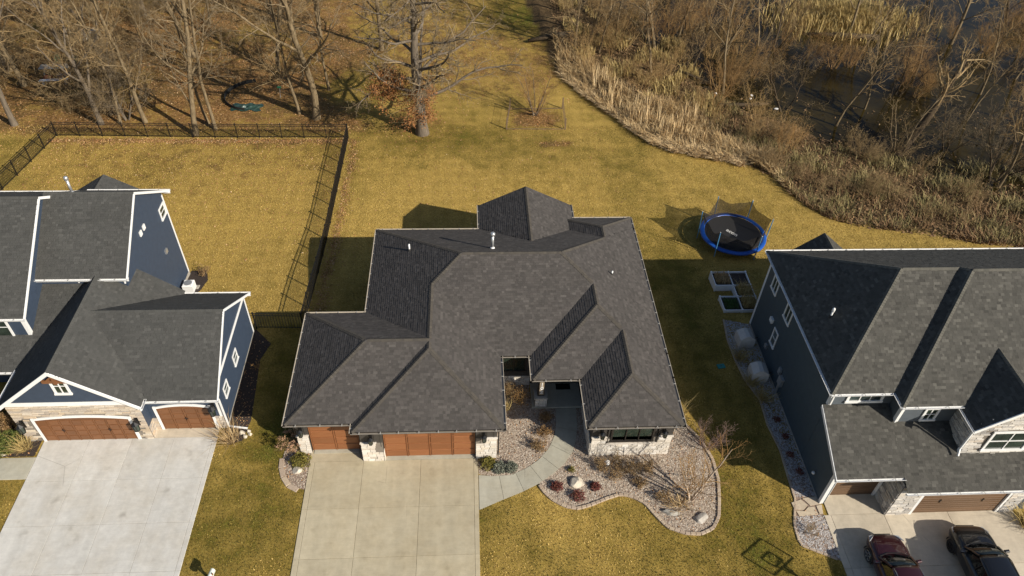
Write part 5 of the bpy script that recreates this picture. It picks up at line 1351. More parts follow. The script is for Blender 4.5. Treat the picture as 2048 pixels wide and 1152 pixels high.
PROTO = {}
def proto(key, *a, **k):
    mats = k.pop('mats'); t, c, out = tree_meshes(*a, **k); t.materials.append(M[mats[0]]); c.materials.append(M[mats[1]])
    t.polygons.foreach_set('use_smooth', [True]*len(t.polygons)); PROTO[key] = (t, c, out)
proto('tall_a', 1, TALL, 21, .24, mats=('bark_grey', 'twig_grey'))
proto('tall_b', 2, TALL, 19, .20, lean=(-.10, .02), mats=('bark_grey', 'twig_tan'))
proto('slim_a', 3, SLIM, 18, .14, lean=(-.08, .05), mats=('bark_grey', 'twig_grey'))
proto('slim_b', 4, SLIM, 16, .12, lean=(.06, .0), mats=('bark_grey', 'twig_tan'))
proto('fork_a', 5, FORK, 15, .31, mats=('bark_grey', 'twig_grey'))
proto('fork_b', 6, FORK, 13, .25, lean=(-.12, .05), mats=('bark_oak', 'twig_tan'))
proto('marsh_a', 7, MARSH, 9, .14, lean=(.1, .0), stems=2, spread=.35, mats=('bark_dark', 'twig_tan'), sides=(7, 4, 3, 3))
proto('marsh_b', 8, MARSH, 11, .17, lean=(.15, .1), mats=('bark_grey', 'twig_red'), sides=(7, 4, 3, 3))
proto('marsh_c', 9, MARSH, 7, .10, stems=4, spread=.5, mats=('bark_dark', 'twig_grey'), sides=(6, 4, 3, 3))

SCRUB = dict(MARSH, n=[14, 8, 6], ratio=[.55, .5, .5], start=[.12, .15, .15], minr=.008)
proto('scrub_a', 10, SCRUB, 7.5, .09, stems=3, spread=.35, mats=('bark_grey', 'twig_tan'), sides=(6, 4, 3, 3))
proto('scrub_b', 11, SCRUB, 6.0, .08, stems=4, spread=.45, mats=('bark_oak', 'twig_grey'), sides=(6, 4, 3, 3))
proto('marsh_d', 12, dict(MARSH, n=[11, 7, 5], start=[.34, .2, .2]), 13, .15, lean=(.12, .05), mats=('bark_grey', 'twig_gold'), sides=(7, 4, 3, 3))
proto('marsh_e', 13, dict(MARSH, n=[9, 7, 5], start=[.25, .2, .2]), 9, .10, stems=3, spread=.4, mats=('bark_dark', 'twig_red'), sides=(6, 4, 3, 3))
def seen(x, y, top=9.0):
    """does any of the lowest metres of a tree here stand within (or near) the camera's view"""
    for z in (gz(x, y), gz(x, y)+top*.5, gz(x, y)+top):
        v = Vector((x, y, z-CAMZ)); w = v.dot(_fw)
        if w > 0 and abs(v.dot(_r2)/w*FPX) < 1024*1.08 and abs(v.dot(_u2)/w*FPX) < 576*1.02: return True
    return False
def put_tree(key, x, y, label, s=1.0, rz=0.0, group=None, name='bare_tree', tilt=(0, 0)):
    t, c, _ = PROTO[key]; root = empty(name, (x, y, gz(x, y)), rz, label, 'tree', group); root.scale = (s, s, s); root.rotation_euler = (tilt[0]+rnd.gauss(0, .05), tilt[1]+rnd.gauss(0, .06), rz)
    link('trunk', t, root); link('crown', c, root); return root

# the big oak on the back lawn: its own meshes, rusty leaves on the low limbs
def oak():
    x, y = -4.0, 58.6
    t, c, out = tree_meshes(21, OAK, 16, .52, sides=(11, 7, 5, 3, 3))
    root = empty('oak_tree', (x, y, gz(x, y)), 0, 'large spreading bare oak with rusty leaves around its trunk on the back lawn', 'tree')
    link('trunk', t, root, M['bark_oak'], True); link('crown', c, root, M['twig_grey'])
    rg = np.random.default_rng(5); pts = []
    for lv in (2, 3, 4):
        for p, r in out[lv]:
            q = np.array(p[-1])
            if q[2] < 6.0 and math.hypot(q[0]+.8, q[1]) < 3.6 and rg.random() < .95: pts += [q+rg.normal(size=3)*.22 for _ in range(7)]
    # epicormic sprays near the base of the trunk
    sp = []
    for k in range(150):
        a = rg.random()*6.28; z = rg.uniform(1.0, 5.2); L = rg.uniform(.5, 2.6)*(1 if math.cos(a) < .3 else .6); p0 = np.array([.35*math.cos(a), .35*math.sin(a), z]); d = np.array([math.cos(a)-.25, math.sin(a), rg.uniform(-.15, .35)])
        tt = np.linspace(0, 1, 4)[:, None]; pl = p0+d*L*tt+np.c_[np.zeros((4, 2)), -.15*tt**2]; sp.append((pl, np.linspace(.022, .006, 4)))
        for m in range(26): pts.append(pl[0]+(pl[-1]-pl[0])*rg.uniform(.3, 1.05)+rg.normal(size=3)*.16)
    v, f = tubes(sp, 3); link('low_shoots', np_mesh('m', v, f), root, M['twig_tan'])
    pts = np.array(pts); v, f = leaf_tris(len(pts), lambda n: pts, .075, rg); o = link('dead_leaves', np_mesh('m', v, f), root, M['leaf_rust']); o['kind'] = 'stuff'
oak()

LW = 'bare woodland trees left'
T = [('tall_a',-23.9,58.35,'tall leaning trunk rising right at the black fence line',1.0,2.2), ('slim_a',-22.4,59.4,'slimmer right trunk of the pair behind the fence middle',1.1,.3), ('slim_b',-23.3,60.4,'thin trunk between the fence tree and the dark ring',1.05,1.3),
     ('tall_b',-28.9,60.6,'pale trunk leaning left, second from the fence corner',.95,.2), ('slim_a',-31.0,60.3,'thin tree with a crooked stem near the fence corner',.9,4.0), ('fork_b',-32.6,60.2,'shaggy forked tree at the fence corner',.95,1.0),
     ('fork_a',-13.8,61.3,'thick grey forked trunk left of the big oak',1.12,.9), ('tall_b',-15.5,62.3,'slender bent trunk just left of the thick forked trunk',.85,3.5), ('fork_b',-40.0,60.0,'stout tree left of the fence corner outside the fence',1.05,2.5),
     ('slim_b',-28.4,82.0,'lone thin trunk far back behind the left wood',1.0,0), ('tall_a',-42.3,67.5,'dark leaning trunk beside the plank table',1.0,3.9), ('tall_b',-36.2,66.0,'broad trunk right of the white bench',1.1,5.2),
     ('slim_a',-13.4,67.0,'thin dark trunk behind the thick forked trunk',.95,2.0), ('slim_b',-33.8,62.6,'very thin stem behind the fence corner tree',.8,5.5), ('tall_a',-19.0,71.0,'tree with a long drooping limb behind the leaf ring',.9,1.1)]
for k, x, y, lab, s, rz in T: put_tree(k, x, y, lab, s, rz, LW)
far = [(-52,66),(-48,72),(-46,62.5),(-55,75),(-44,79),(-50,84),(-38,76.5),(-35,71),(-36,84),(-41,88),(-31,89),(-28,74),(-25,92),(-22,85),(-47,92),(-58,90),(-16,79),(-12,90),(-9,76),(-5,94),(-33,96),(-54,98),(-20,99),(1,99),(-8,101),(-44.8,70.5),(-33.5,67.5),(-47.5,66.5)]
for i, (x, y) in enumerate(far):
    if seen(x, y): put_tree(['tall_a','tall_b','fork_a','slim_a','fork_b','slim_b'][i*5 % 6], x, y, 'grey bare tree in the crowded left wood behind the fence trees', .8+.35*((i*37) % 10)/10, i*1.7, 'crowded left wood')
for i in range(34):
    x, y = -60+30*((i*.618) % 1), 61+18*((i*.381) % 1)
    if (-44 < x < -36 and 60 < y < 74) or not seen(x, y, 5): continue
    put_tree(['scrub_a','scrub_b'][i % 2], x, y, 'low scrubby sapling under the taller trees of the left wood', .7+.5*((i*29) % 10)/10, i*1.3, 'saplings of the left wood', 'sapling')
for i in range(25):
    x = 20+46*((i*.618) % 1); y = float(ypond(np.float64(x)))+1.5+26*((i*.445) % 1)
    if ((x-42)/6)**2+((y-57)/3.5)**2 < 1: y += 9
    if seen(x, y): put_tree(['marsh_d','marsh_d','marsh_e'][i % 3], x, y, 'bare golden brown tree standing in the pond brush', .65+.4*((i*31) % 10)/10, i*1.9, 'trees standing in the pond')
G2 = 'trees at the marsh edge'
T = [('tall_b',11.7,76.2,'left trunk of the leaning group at the marsh corner',.8,3.0), ('slim_a',12.9,75.6,'right trunk of the leaning group at the marsh corner',.95,2.4), ('slim_b',14.2,74.8,'thin pale stem right of the leaning marsh corner group',.8,0), ('marsh_b',19.1,70.7,'crooked low trunk at the reed top edge',.9,2.0),
     ('tall_a',20.3,75.2,'tall straight trunk behind the crooked reed edge tree',.85,4), ('marsh_a',23.4,71.6,'leaning forked tree over the narrow pond arm',1.0,.3), ('marsh_b',26.5,73.4,'thin leaning tree on the far side of the pond arm',.9,5.0), ('slim_b',30.3,72.4,'broken topped pale trunk at the pond middle left',.55,1.0),
     ('marsh_a',33.7,76,'cluster of slanting stems left of the golden grass island',1.05,.8), ('marsh_b',43.7,80,'dark slanting trunk on the golden grass island',1.0,.2), ('marsh_c',45.7,51.6,'twisted low tree at the right frame edge above the slate roof',1.15,1.0), ('marsh_c',44.0,56.2,'small branching sapling in the right of the pond',.8,2.0),
     ('marsh_a',30.9,63.3,'low spreading tree on the near pond bank',.85,3.0), ('slim_a',16.4,78,'slim trunk deep in the marsh wood corner',.9,1.2), ('tall_b',33,89,'straight trunk beyond the golden grass island',.8,2.1), ('marsh_b',24.0,80,'bent trunk behind the pond arm',1.0,4.4), ('slim_a',28,84,'slim upright trunk in the far marsh wood',.8,3.3)]
for k, x, y, lab, s, rz in T: put_tree(k, x, y, lab, s, rz, G2)
for i, (x, y) in enumerate([(37,92),(43,88),(50,84),(55,78),(58,70),(60,62),(52,92),(22,90),(17,86),(47,97),(63,80),(13,84),(26,95),(35,99),(66,70)]):
    if seen(x, y): put_tree(['marsh_a','slim_b','marsh_b','tall_b','slim_a'][i % 5], x, y, 'bare tree in the far wood beyond the pond', .8+.05*(i % 6), i*2.1, 'far wood beyond the pond')

# the dark leaning willow on the pond bank
def willow():
    x, y = 38.9, 55.7
    root = empty('willow_tree', (x, y, gz(x, y)), 0, 'dark thick trunk leaning right over the pond with pale shoots', 'tree')
    S = dict(MARSH, wig=[.03, .16, .2, .25], n=[8, 7, 6], start=[.45, .2, .15], up=[-.01, .10, .06, .02])
    t, c, _ = tree_meshes(31, S, 10.5, .46, lean=(.75, .45), sides=(10, 5, 3, 3), split=1); link('trunk', t, root, M['bark_dark'], True); link('crown', c, root, M['twig_tan'])
    t2, c2, _ = tree_meshes(32, dict(MARSH, n=[6, 5, 4]), 6.5, .09, stems=6, spread=.45, lean=(.1, .1), sides=(6, 4, 3, 3)); link('stump_shoots', t2, root, M['bark_grey'], True); link('shoot_twigs', c2, root, M['twig_tan'])
willow()

# ------------------------------------------------------------------ marsh thicket, reeds, grasses
def bulk(name, label, protos, spots, mat, cat, smin, smax):
    """uncountable brush: bush meshes instanced on points by geometry nodes"""
    col = bpy.data.collections.new(name+'_kinds')
    for v, f in protos:
        me = np_mesh('brush', v, f); me.materials.append(mat); col.objects.link(bpy.data.objects.new('brush', me))
    n = len(spots); P = np.array([(x, y, max(gz(x, y), WATER_Z-.2)) for x, y in spots])
    me = bpy.data.meshes.new(name); me.vertices.add(n); me.vertices.foreach_set('co', P.astype(np.float32).ravel()); me.update()
    at = me.attributes.new('rot', 'FLOAT_VECTOR', 'POINT'); at.data.foreach_set('vector', np.c_[NR.normal(size=(n, 2))*.12, NR.random(n)*6.28].astype(np.float32).ravel())
    at = me.attributes.new('scl', 'FLOAT', 'POINT'); at.data.foreach_set('value', NR.uniform(smin, smax, n).astype(np.float32))
    ob = link(name, me); ng = bpy.data.node_groups.new(name, 'GeometryNodeTree')
    ng.interface.new_socket('Geometry', in_out='INPUT', socket_type='NodeSocketGeometry'); ng.interface.new_socket('Geometry', in_out='OUTPUT', socket_type='NodeSocketGeometry')
    N = ng.nodes; L = ng.links; gi, go = N.new('NodeGroupInput'), N.new('NodeGroupOutput'); ip = N.new('GeometryNodeInstanceOnPoints'); ci = N.new('GeometryNodeCollectionInfo')
    ci.inputs['Collection'].default_value = col; ci.inputs['Separate Children'].default_value = True; ci.inputs['Reset Children'].default_value = True
    r = N.new('GeometryNodeInputNamedAttribute'); r.data_type = 'FLOAT_VECTOR'; r.inputs[0].default_value = 'rot'; er = N.new('FunctionNodeEulerToRotation'); sc = N.new('GeometryNodeInputNamedAttribute'); sc.data_type = 'FLOAT'; sc.inputs[0].default_value = 'scl'
    ip.inputs['Pick Instance'].default_value = True
    L.new(gi.outputs[0], ip.inputs['Points']); L.new(ci.outputs[0], ip.inputs['Instance']); L.new(r.outputs['Attribute'], er.inputs[0]); L.new(er.outputs[0], ip.inputs['Rotation']); L.new(sc.outputs['Attribute'], ip.inputs['Scale']); L.new(ip.outputs[0], go.inputs[0])
    md = ob.modifiers.new('scatter', 'NODES'); md.node_group = ng
    return tag(ob, label, cat, None, 'stuff')
def bush_proto(seed, L, r, stems, spread, S=BUSH, sides=3):
    rg = random.Random(seed); out = [[] for _ in S['seg']]
    for s in range(stems):
        a = s*2.4+rg.random(); k = spread*rg.uniform(.3, 1); grow(out, rg, (.15*math.cos(a), .15*math.sin(a), -.1), (k*math.cos(a), k*math.sin(a), 1.0), L*rg.uniform(.6, 1.1), r, 0, S)
    return tubes([q for l in out for q in l], sides)
B1 = [bush_proto(50+i, 2.3, .022, 9, .8) for i in range(4)]; B2 = [bush_proto(60+i, 3.6, .03, 8, .6) for i in range(4)]
def marsh_pts(n, d0, d1, x0=10, x1=62, dens=None):
    out = []
    while len(out) < n:
        x = NR.uniform(x0, x1); d = NR.uniform(d0, d1); y = float(yreed(x))+d
        if y < 105 and (dens is None or NR.random() < dens(x, y)): out.append((x, y))
    return out
bulk('thicket', 'tangled red brown brush standing in the pond', B2, [p for p in marsh_pts(58, 9, 50, 20, 72, lambda x, y: (.04+.96*(wob(x, y, .33, 1.0) > .15))*(1-.93*np.exp(-(((x-42)/5.5)**2+((y-57)/3.5)**2)))*(1-.85*np.exp(-(((x-53)/5)**2+((y-69)/6)**2))))], M['twig_red'], 'brush', .7, 1.3)
bulk('thicket', 'tan and grey brush along the near marsh bank', B1, marsh_pts(48, 1.5, 13, 25, 62, lambda x, y: wob(x, y, .5, 2.2) > -.3), M['twig_tan'], 'brush', .6, 1.2)
bulk('thicket', 'grey brush filling the marsh corner wood', B2, marsh_pts(42, 6, 34, 11, 30), M['twig_gold'], 'brush', .6, 1.2)
bulk('thicket', 'undergrowth brush in the left wood', B2, [(x_, y_) for x_, y_ in ((NR.uniform(-62, -24), NR.uniform(60.5, 100)) for _ in range(190)) if (x_ < -33 or y_ > 76) and not (-43.5 < x_ < -36 and 60 < y_ < 74)], M['twig_tan'], 'brush', .35, .9)

def reeds():
    n = 34000; x = NR.uniform(9.5, 44, n); x = np.where(x > 27, NR.uniform(9.5, 26, n), x); d = NR.random(n)**1.2*np.where(x < 22.5, 8.5, 3.5); y = yreed(x)+.3+d+.5*wob(x, d, .8)
    dens = (NR.random(len(x)) < np.clip(.10+.5*wob(x, y, 1.3)+.35*wob(x, y, .5, 2.0), .05, 1)*np.where(x < 23, 1, .5)+.12); x, y = x[dens], y[dens]
    hg = np.where(x < 23, 1.0, .75); v, f = blades(np.c_[x, y], lambda a, b: np.maximum(terr(a, b), WATER_Z), .75, .05, 1.7)
    tag(link('reeds', np_mesh('reeds', v, f), None, M['reed']), 'pale dry reeds along the marsh edge', 'reeds', None, 'stuff')
    # bright flattened fringe against the lawn
    n = 7000; x = NR.uniform(9.6, 24, n); y = yreed(x)+NR.random(n)**2*1.3-.1+.3*wob(x, x, 1.7); v, f = blades(np.c_[x, y], terr, .45, .05, 2.2)
    tag(link('reed_fringe', np_mesh('reed_fringe', v, f), None, M['reed_pale']), 'bleached flattened grass fringe beside the back lawn', 'reeds', None, 'stuff')
    # standing cattails
    p = marsh_pts(650, 1.5, 7.5, 12.5, 21.5, lambda x, y: wob(x, y, 1.1) > -.1); v, f = blades(np.array(p), terr, 1.7, .06, .35); tag(link('cattails', np_mesh('cattails', v, f), None, M['reed_pale']), 'tall pale cattail stalks standing in the reeds', 'reeds', None, 'stuff')
    n = 32000; x = NR.uniform(22.5, 60, n); y = yreed(x)+.2+NR.random(n)*12; keep = NR.random(n) < np.clip(.2+.8*wob(x, y, .8, 3.0), .05, 1); v, f = blades(np.c_[x, y][keep], lambda a, b: np.maximum(terr(a, b), WATER_Z), .6, .045, 1.3)
    tag(link('sedge', np_mesh('sedge', v, f), None, M['sedge']), 'olive sedge tussocks between the brush on the near bank', 'sedge', None, 'stuff')
    n = 9000; x = NR.uniform(23, 60, n); y = yreed(x)+.1+NR.random(n)**1.5*8; keep = wob(x, y, .9, .7) > 0; v, f = blades(np.c_[x, y][keep], terr, .5, .05, 1.9)
    tag(link('dead_stalks', np_mesh('dead_stalks', v, f), None, M['brown_stalk']), 'brown dead stalks along the near marsh bank', 'reeds', None, 'stuff')
    n = 9000; x = NR.normal(44.5, 3.2, n); y = NR.normal(84, 2.0, n); v, f = blades(np.c_[x, y], lambda a, b: np.maximum(terr(a, b), WATER_Z), 1.2, .09, .7)
    tag(link('island_grass', np_mesh('island_grass', v, f), None, M['reed_gold']), 'golden grass covering the far pond island', 'reeds', None, 'stuff')
    n = 12000; x = NR.uniform(11, 24, n); y = yreed(x)+8+NR.random(n)*16; keep = (wob(x, y, .8, 1.5) > .15); v, f = blades(np.c_[x, y][keep], lambda a, b: np.maximum(terr(a, b), WATER_Z), .7, .06, 1.0)
    tag(link('marsh_tussocks', np_mesh('marsh_tussocks', v, f), None, M['reed_gold']), 'golden tussocks between the marsh corner trees', 'reeds', None, 'stuff')
M['brown_stalk'] = palette('brown_stalk', [(.20,.115,.055), (.28,.17,.08), (.14,.08,.04), (.36,.24,.12)], .9)
M['reed_pale'] = palette('bleached_reed', [(.66,.49,.26), (.54,.38,.19), (.74,.58,.34), (.46,.31,.15)], .9)
reeds()

def fallen_leaves():
    n = 75000; x = NR.uniform(-62, 13, n); y = NR.uniform(40, 96, n); x = np.r_[x, -9.75+NR.normal(size=2600)*.4, NR.uniform(-36, -10.5, 2600)]; y = np.r_[y, NR.uniform(33.5, 57.5, 2600), 57.3+NR.normal(size=2600)*.35]
    keep = (NR.random(len(x)) < .10+litter_at(x, y)) & is_lawn(x, y) & (y < yreed(x)-.5); x, y = x[keep], y[keep]
    z = terr(x, y)+.03; v, f = leaf_tris(len(x), lambda k: np.c_[x, y, z], .06, NR, .75)
    tag(link('fallen_leaves', np_mesh('fallen_leaves', v, f), None, M['leaf_litter']), 'orange brown fallen leaves scattered through wood and fence line', 'leaves', None, 'stuff')
fallen_leaves()

def lawn_grass():
    n = 460000; x = NR.uniform(-40, 40, n); y = 14+46*NR.random(n)**1.15
    keep = is_lawn(x, y) & (y < yreed(x)); x, y = x[keep], y[keep]; n = len(x)
    lush = lush_at(x, y)+.35*wob(x, y, 1.1)*.5+.25*(NR.random(n)-.5)
    az = NR.random(n)*6.283; h = .035+.05*NR.random(n); w = .011+.015*NR.random(n); ln = NR.random(n)*.10
    d = np.stack([np.cos(az), np.sin(az)], 1); s = np.stack([-d[:, 1], d[:, 0]], 1)*w[:, None]; xy = np.c_[x, y]; z = terr(x, y)
    V = np.stack([np.c_[xy-s, z], np.c_[xy+s, z], np.c_[xy+d*ln[:, None], z+h]], 1)
    for nm, lab, sel, mat in (('grass', 'straw coloured dormant blades of the lawn', lush < .45, 'blade_straw'), ('grass', 'olive green blades mixed through the lawn', lush >= .45, 'blade_olive')):
        v = V[sel].reshape(-1, 3); tag(link(nm, np_mesh(nm, v, np.arange(len(v)).reshape(-1, 3)), None, M[mat]), lab, 'grass', None, 'stuff')
M['blade_straw'] = palette('straw_blade', [(.185,.120,.028), (.37,.250,.060), (.48,.33,.09), (.29,.195,.044), (.71,.51,.18)], .9)
M['blade_olive'] = palette('olive_blade', [(.11,.09,.014), (.20,.155,.026), (.065,.056,.009), (.33,.24,.055)], .9)
lawn_grass()
def debris():
    q = np.vstack([scatter_poly(BED_R, 420), scatter_poly(BED_M, 260), scatter_poly(BED_SIDE, 220), scatter_poly(BED_S, 50), scatter_poly(BED_L, 160), scatter_poly(BED_LS, 200)]); z = terr(q[:, 0], q[:, 1])+.06
    v, f = leaf_tris(len(q), lambda n: np.c_[q, z], .045, NR, .7); tag(link('leaf_debris', np_mesh('leaf_debris', v, f), None, M['leaf_litter']), 'brown leaf scraps lying on the gravel beds', 'leaves', None, 'stuff')
    n = 26000; x = NR.uniform(10, 60, n); y = yreed(x)+NR.random(n)*22; k = (y < 95) & ((y < ypond(x)+1.0+1.5*wob(x, y, .9)) | (NR.random(n) < .05)); x, y = x[k], y[k]; z = np.maximum(terr(x, y), WATER_Z)+.05
    v, f = leaf_tris(len(x), lambda n: np.c_[x, y, z], .11, NR, .5); tag(link('marsh_litter', np_mesh('marsh_litter', v, f), None, M['brown_stalk']), 'broken brown stalks and leaves matting the marsh floor', 'leaves', None, 'stuff')
debris()

# ------------------------------------------------------------------ garden shrubs
def twig_shrub(x, y, label, h, spread, mat, seed, stems=14, leaves=None, nleaf=0, lsize=.03, group=None, name='bare_shrub', r=.012, S=SHRUB):
    root = empty(name, (x, y, gz(x, y)), 0, label, 'shrub', group); rp = random.Random(seed); rg = np.random.default_rng(seed); out = [[] for _ in S['seg']]
    for s in range(stems):
        a = s*2.4+rp.random(); k = spread*rp.uniform(.2, 1); grow(out, rp, (.08*math.cos(a), .08*math.sin(a), -.05), (k*math.cos(a), k*math.sin(a), 1.0), h*rp.uniform(.6, 1.1), r, 0, S)
    v, f = tubes([q for l in out[:2] for q in l], 4); link('stems', np_mesh('m', v, f), root, M[mat]); v, f = tubes([q for l in out[2:] for q in l], 3); link('twigs', np_mesh('m', v, f), root, M[mat])
    if leaves:
        tips = np.array([p[-1] for l in out[1:] for p, r_ in l]); c = tips[rg.integers(len(tips), size=nleaf)]+rg.normal(size=(nleaf, 3))*.05; c[:, 2] = np.maximum(c[:, 2], .04)
        v, f = leaf_tris(nleaf, lambda n: c, lsize, rg); o = link('foliage', np_mesh('m', v, f), root, M[leaves]); o['kind'] = 'stuff'
    return root
def leaf_ball(x, y, label, rx, rz, mat, n, lsize, seed, group=None, name='evergreen_shrub', stem='twig_tan'):
    root = empty(name, (x, y, gz(x, y)), 0, label, 'shrub', group); rg = np.random.default_rng(seed)
    u = rg.normal(size=(n, 3)); u /= np.linalg.norm(u, axis=1, keepdims=True); u[:, 2] = np.abs(u[:, 2])*1.0
    lump = 1+.22*np.sin(u[:, 0]*5+seed)*np.cos(u[:, 1]*6)+.12*np.sin(u[:, 2]*11+u[:, 0]*7); rr = (rg.random(n)**.22)*lump
    c = u*rr[:, None]*np.array([rx, rx*.95, rz*1.6]); c[:, 2] = c[:, 2]*.62+.06
    v, f = leaf_tris(n, lambda k: c, lsize, rg); o = link('foliage', np_mesh('m', v, f), root, M[mat]); o['kind'] = 'stuff'
    st = [(np.array([[0, 0, -.05], [.3*rx*math.cos(a), .3*rx*math.sin(a), rz*.4], [.6*rx*math.cos(a), .6*rx*math.sin(a), rz*.75]]), np.array([.02, .015, .006])) for a in np.arange(9)*.7]
    v, f = tubes(st, 4); link('stems', np_mesh('m', v, f), root, M[stem]); return root
def grass_clump(x, y, label, h, n, mat, spread, group=None):
    root = empty('grass_clump', (x, y, gz(x, y)), 0, label, 'ornamental grass', group)
    xy = NR.normal(size=(n, 2))*spread*.3; v, f = blades(xy, 0.0, h, .022, 1.5); 
    ctr = np.repeat(xy, 5, axis=0); k = (v[:, 2]/h)[:, None]; v[:, :2] += ctr*k*1.2
    o = link('blades', np_mesh('m', v, f), root, M[mat]); o['kind'] = 'stuff'; MB().lathe((0,0,0), [(.10,-.02),(.09,.06),(.03,.09)], 8).build('crown', M['twig_tan'], root)
M['barberry'] = palette('red_barberry_leaf', [(.15,.03,.024), (.10,.022,.018), (.21,.06,.042), (.12,.034,.024)], .8)
M['boxwood'] = palette('yellow_green_leaf', [(.12,.11,.015), (.20,.17,.025), (.08,.08,.012), (.28,.22,.04)], .75)
M['juniper'] = palette('blue_grey_needle', [(.13,.15,.11), (.20,.21,.16), (.10,.12,.09), (.26,.26,.20)], .85)
M['evergreen'] = palette('green_yew_needle', [(.05,.08,.015), (.10,.12,.02), (.16,.16,.03), (.035,.06,.012)], .8)
M['hydrangea'] = palette('dried_hydrangea_petal', [(.36,.20,.12), (.46,.28,.17), (.30,.16,.09), (.52,.34,.22)], .9)
M['brown_leaf'] = palette('brown_clinging_leaf', [(.20,.12,.05), (.28,.17,.07), (.15,.085,.04), (.34,.22,.10)], .9)
bz = 'red barberries in the front bed'
for x, y, lab, s in ((4.55,21.25,'dark red barberry nearest the curved walk, left of the boulder',.9), (5.6,20.65,'brightest red barberry in front of the cream boulder',1.12), (6.6,21.2,'small dark red barberry right of the cream boulder',.8)):
    r = leaf_ball(x, y, lab, .36*s, .34*s, 'barberry', 900, .032, int(x*10), bz, 'barberry', 'twig_red')
leaf_ball(.95, 22.75, 'yellow green round shrub at the right garage pillar', .42, .46, 'boxwood', 1500, .035, 3)
leaf_ball(1.55, 22.5, 'blue grey spreading shrub beside the yellow green one', .42, .34, 'juniper', 1300, .035, 4); leaf_ball(2.15, 22.5, 'rounder blue grey shrub at the bend of the curved walk', .40, .36, 'juniper', 1300, .035, 5)
leaf_ball(-9.15, 23.2, 'yellow green round shrub beside the single amber garage door', .52, .52, 'boxwood', 1800, .038, 6)
leaf_ball(5.45, 22.3, 'tiny olive tuft behind the cream boulder', .2, .2, 'boxwood', 300, .03, 7)
sb = 'brown bare shrubs by the front wall'
for k, (x, y, lab, h, lf) in enumerate(((7.05,22.35,'reddish leaf bearing shrub left of the white globe','0.8','brown_leaf'), (7.9,21.9,'low tan shrub in front of the front window',.75,'brown_leaf'), (8.6,22.1,'yellowish brown shrub under the front window',.85,'brown_leaf'), (9.55,22.15,'dark brown shrub crossed by the birch shadow',.75,'brown_leaf'), (8.0,22.75,'twiggy shrub against the white stone wall',.7,None), (9.0,21.3,'low brown shrub nearest the lawn edging',.5,'brown_leaf'))):
    twig_shrub(x, y, lab, float(h), .75, 'twig_tan', 70+k, 14, lf, 420 if lf else 0, .035, sb)
for k, (x, y, lab, h, lf, m) in enumerate(((2.9,26.9,'reddish twiggy shrub left of the porch pedestal',1.1,None,'twig_red'), (2.2,27.5,'brown shrub under the recessed window',.9,'brown_leaf','twig_tan'), (3.75,23.75,'brown shrub hugging the inner curve of the walk',.7,'brown_leaf','twig_tan'), (4.2,24.7,'rust brown shrub along the inner walk edge',.6,'brown_leaf','twig_red'), (4.35,25.7,'dark red brown shrub just before the porch',.55,'brown_leaf','twig_red'))):
    twig_shrub(x, y, lab, h, .8, m, 90+k, 16, lf, 500 if lf else 0, .035, 'bare shrubs between walk and garage')
twig_shrub(10.15, 20.35, 'tan flattened plant behind the long grey boulder', .55, 1.2, 'twig_tan', 120, 12, 'brown_leaf', 300, .04)
grass_clump(10.9, 20.0, 'tan collapsed grass clump between the two grey boulders', .5, 160, 'reed', .6); grass_clump(12.0, 25.6, 'orange tan grass clump at the right house corner', .8, 220, 'reed_gold', .5); grass_clump(1.9, 26.5, 'orange tan grass tuft under the garage eave', .6, 160, 'reed_gold', .4)
for k, (x, y, lab) in enumerate(((16.85,30.0,'rusty grass clump between the covered air conditioners'), (16.95,28.0,'rusty grass clump left of the second covered air conditioner'), (17.35,26.8,'rusty grass clump below the second covered air conditioner'))): grass_clump(x, y, lab, .55, 200, 'reed_gold', .45, 'rusty clumps in the side bed')
for k, (x, y, lab) in enumerate(((17.75,25.3,'first small dark shrub from the meter boxes'), (17.85,24.1,'second small dark shrub from the meter boxes'), (17.75,22.9,'third small dark red shrub along the slate wall'), (17.9,21.8,'fourth small dark shrub near the garage corner'))): leaf_ball(x, y, lab, .22, .2, 'barberry', 260, .03, 130+k, 'small shrubs in the grey side bed')
twig_shrub(17.35, 18.3, 'tiny leafless shrub in the bed corner by the buff driveway', .7, .7, 'twig_tan', 140, 10)
# hydrangea with dried flower heads
def hydrangea(x, y, label, h, seed):
    r = twig_shrub(x, y, label, h, .6, 'twig_tan', seed, 16); rg = np.random.default_rng(seed); cs = []
    for k in range(34): a = rg.random()*6.28; q = h*.62*math.sqrt(rg.random()); cs.append((q*math.cos(a), q*math.sin(a), h*(.95-.45*(q/h)**2)+rg.uniform(-.12, .1)))
    for c in cs:
        cc = np.array(c)+rg.normal(size=(26, 3))*.055; v, f = leaf_tris(26, lambda n: cc, .035, rg); o = link('flower_head', np_mesh('m', v, f), r, M['hydrangea']); o['kind'] = 'stuff'
hydrangea(-9.75, 24.0, 'hydrangea with dried pinkish tan flower heads by the tan driveway', 1.15, 150)
leaf_ball(-10.0, 25.0, 'dark evergreen bush behind the hydrangea', .5, .55, 'evergreen', 1300, .04, 151)
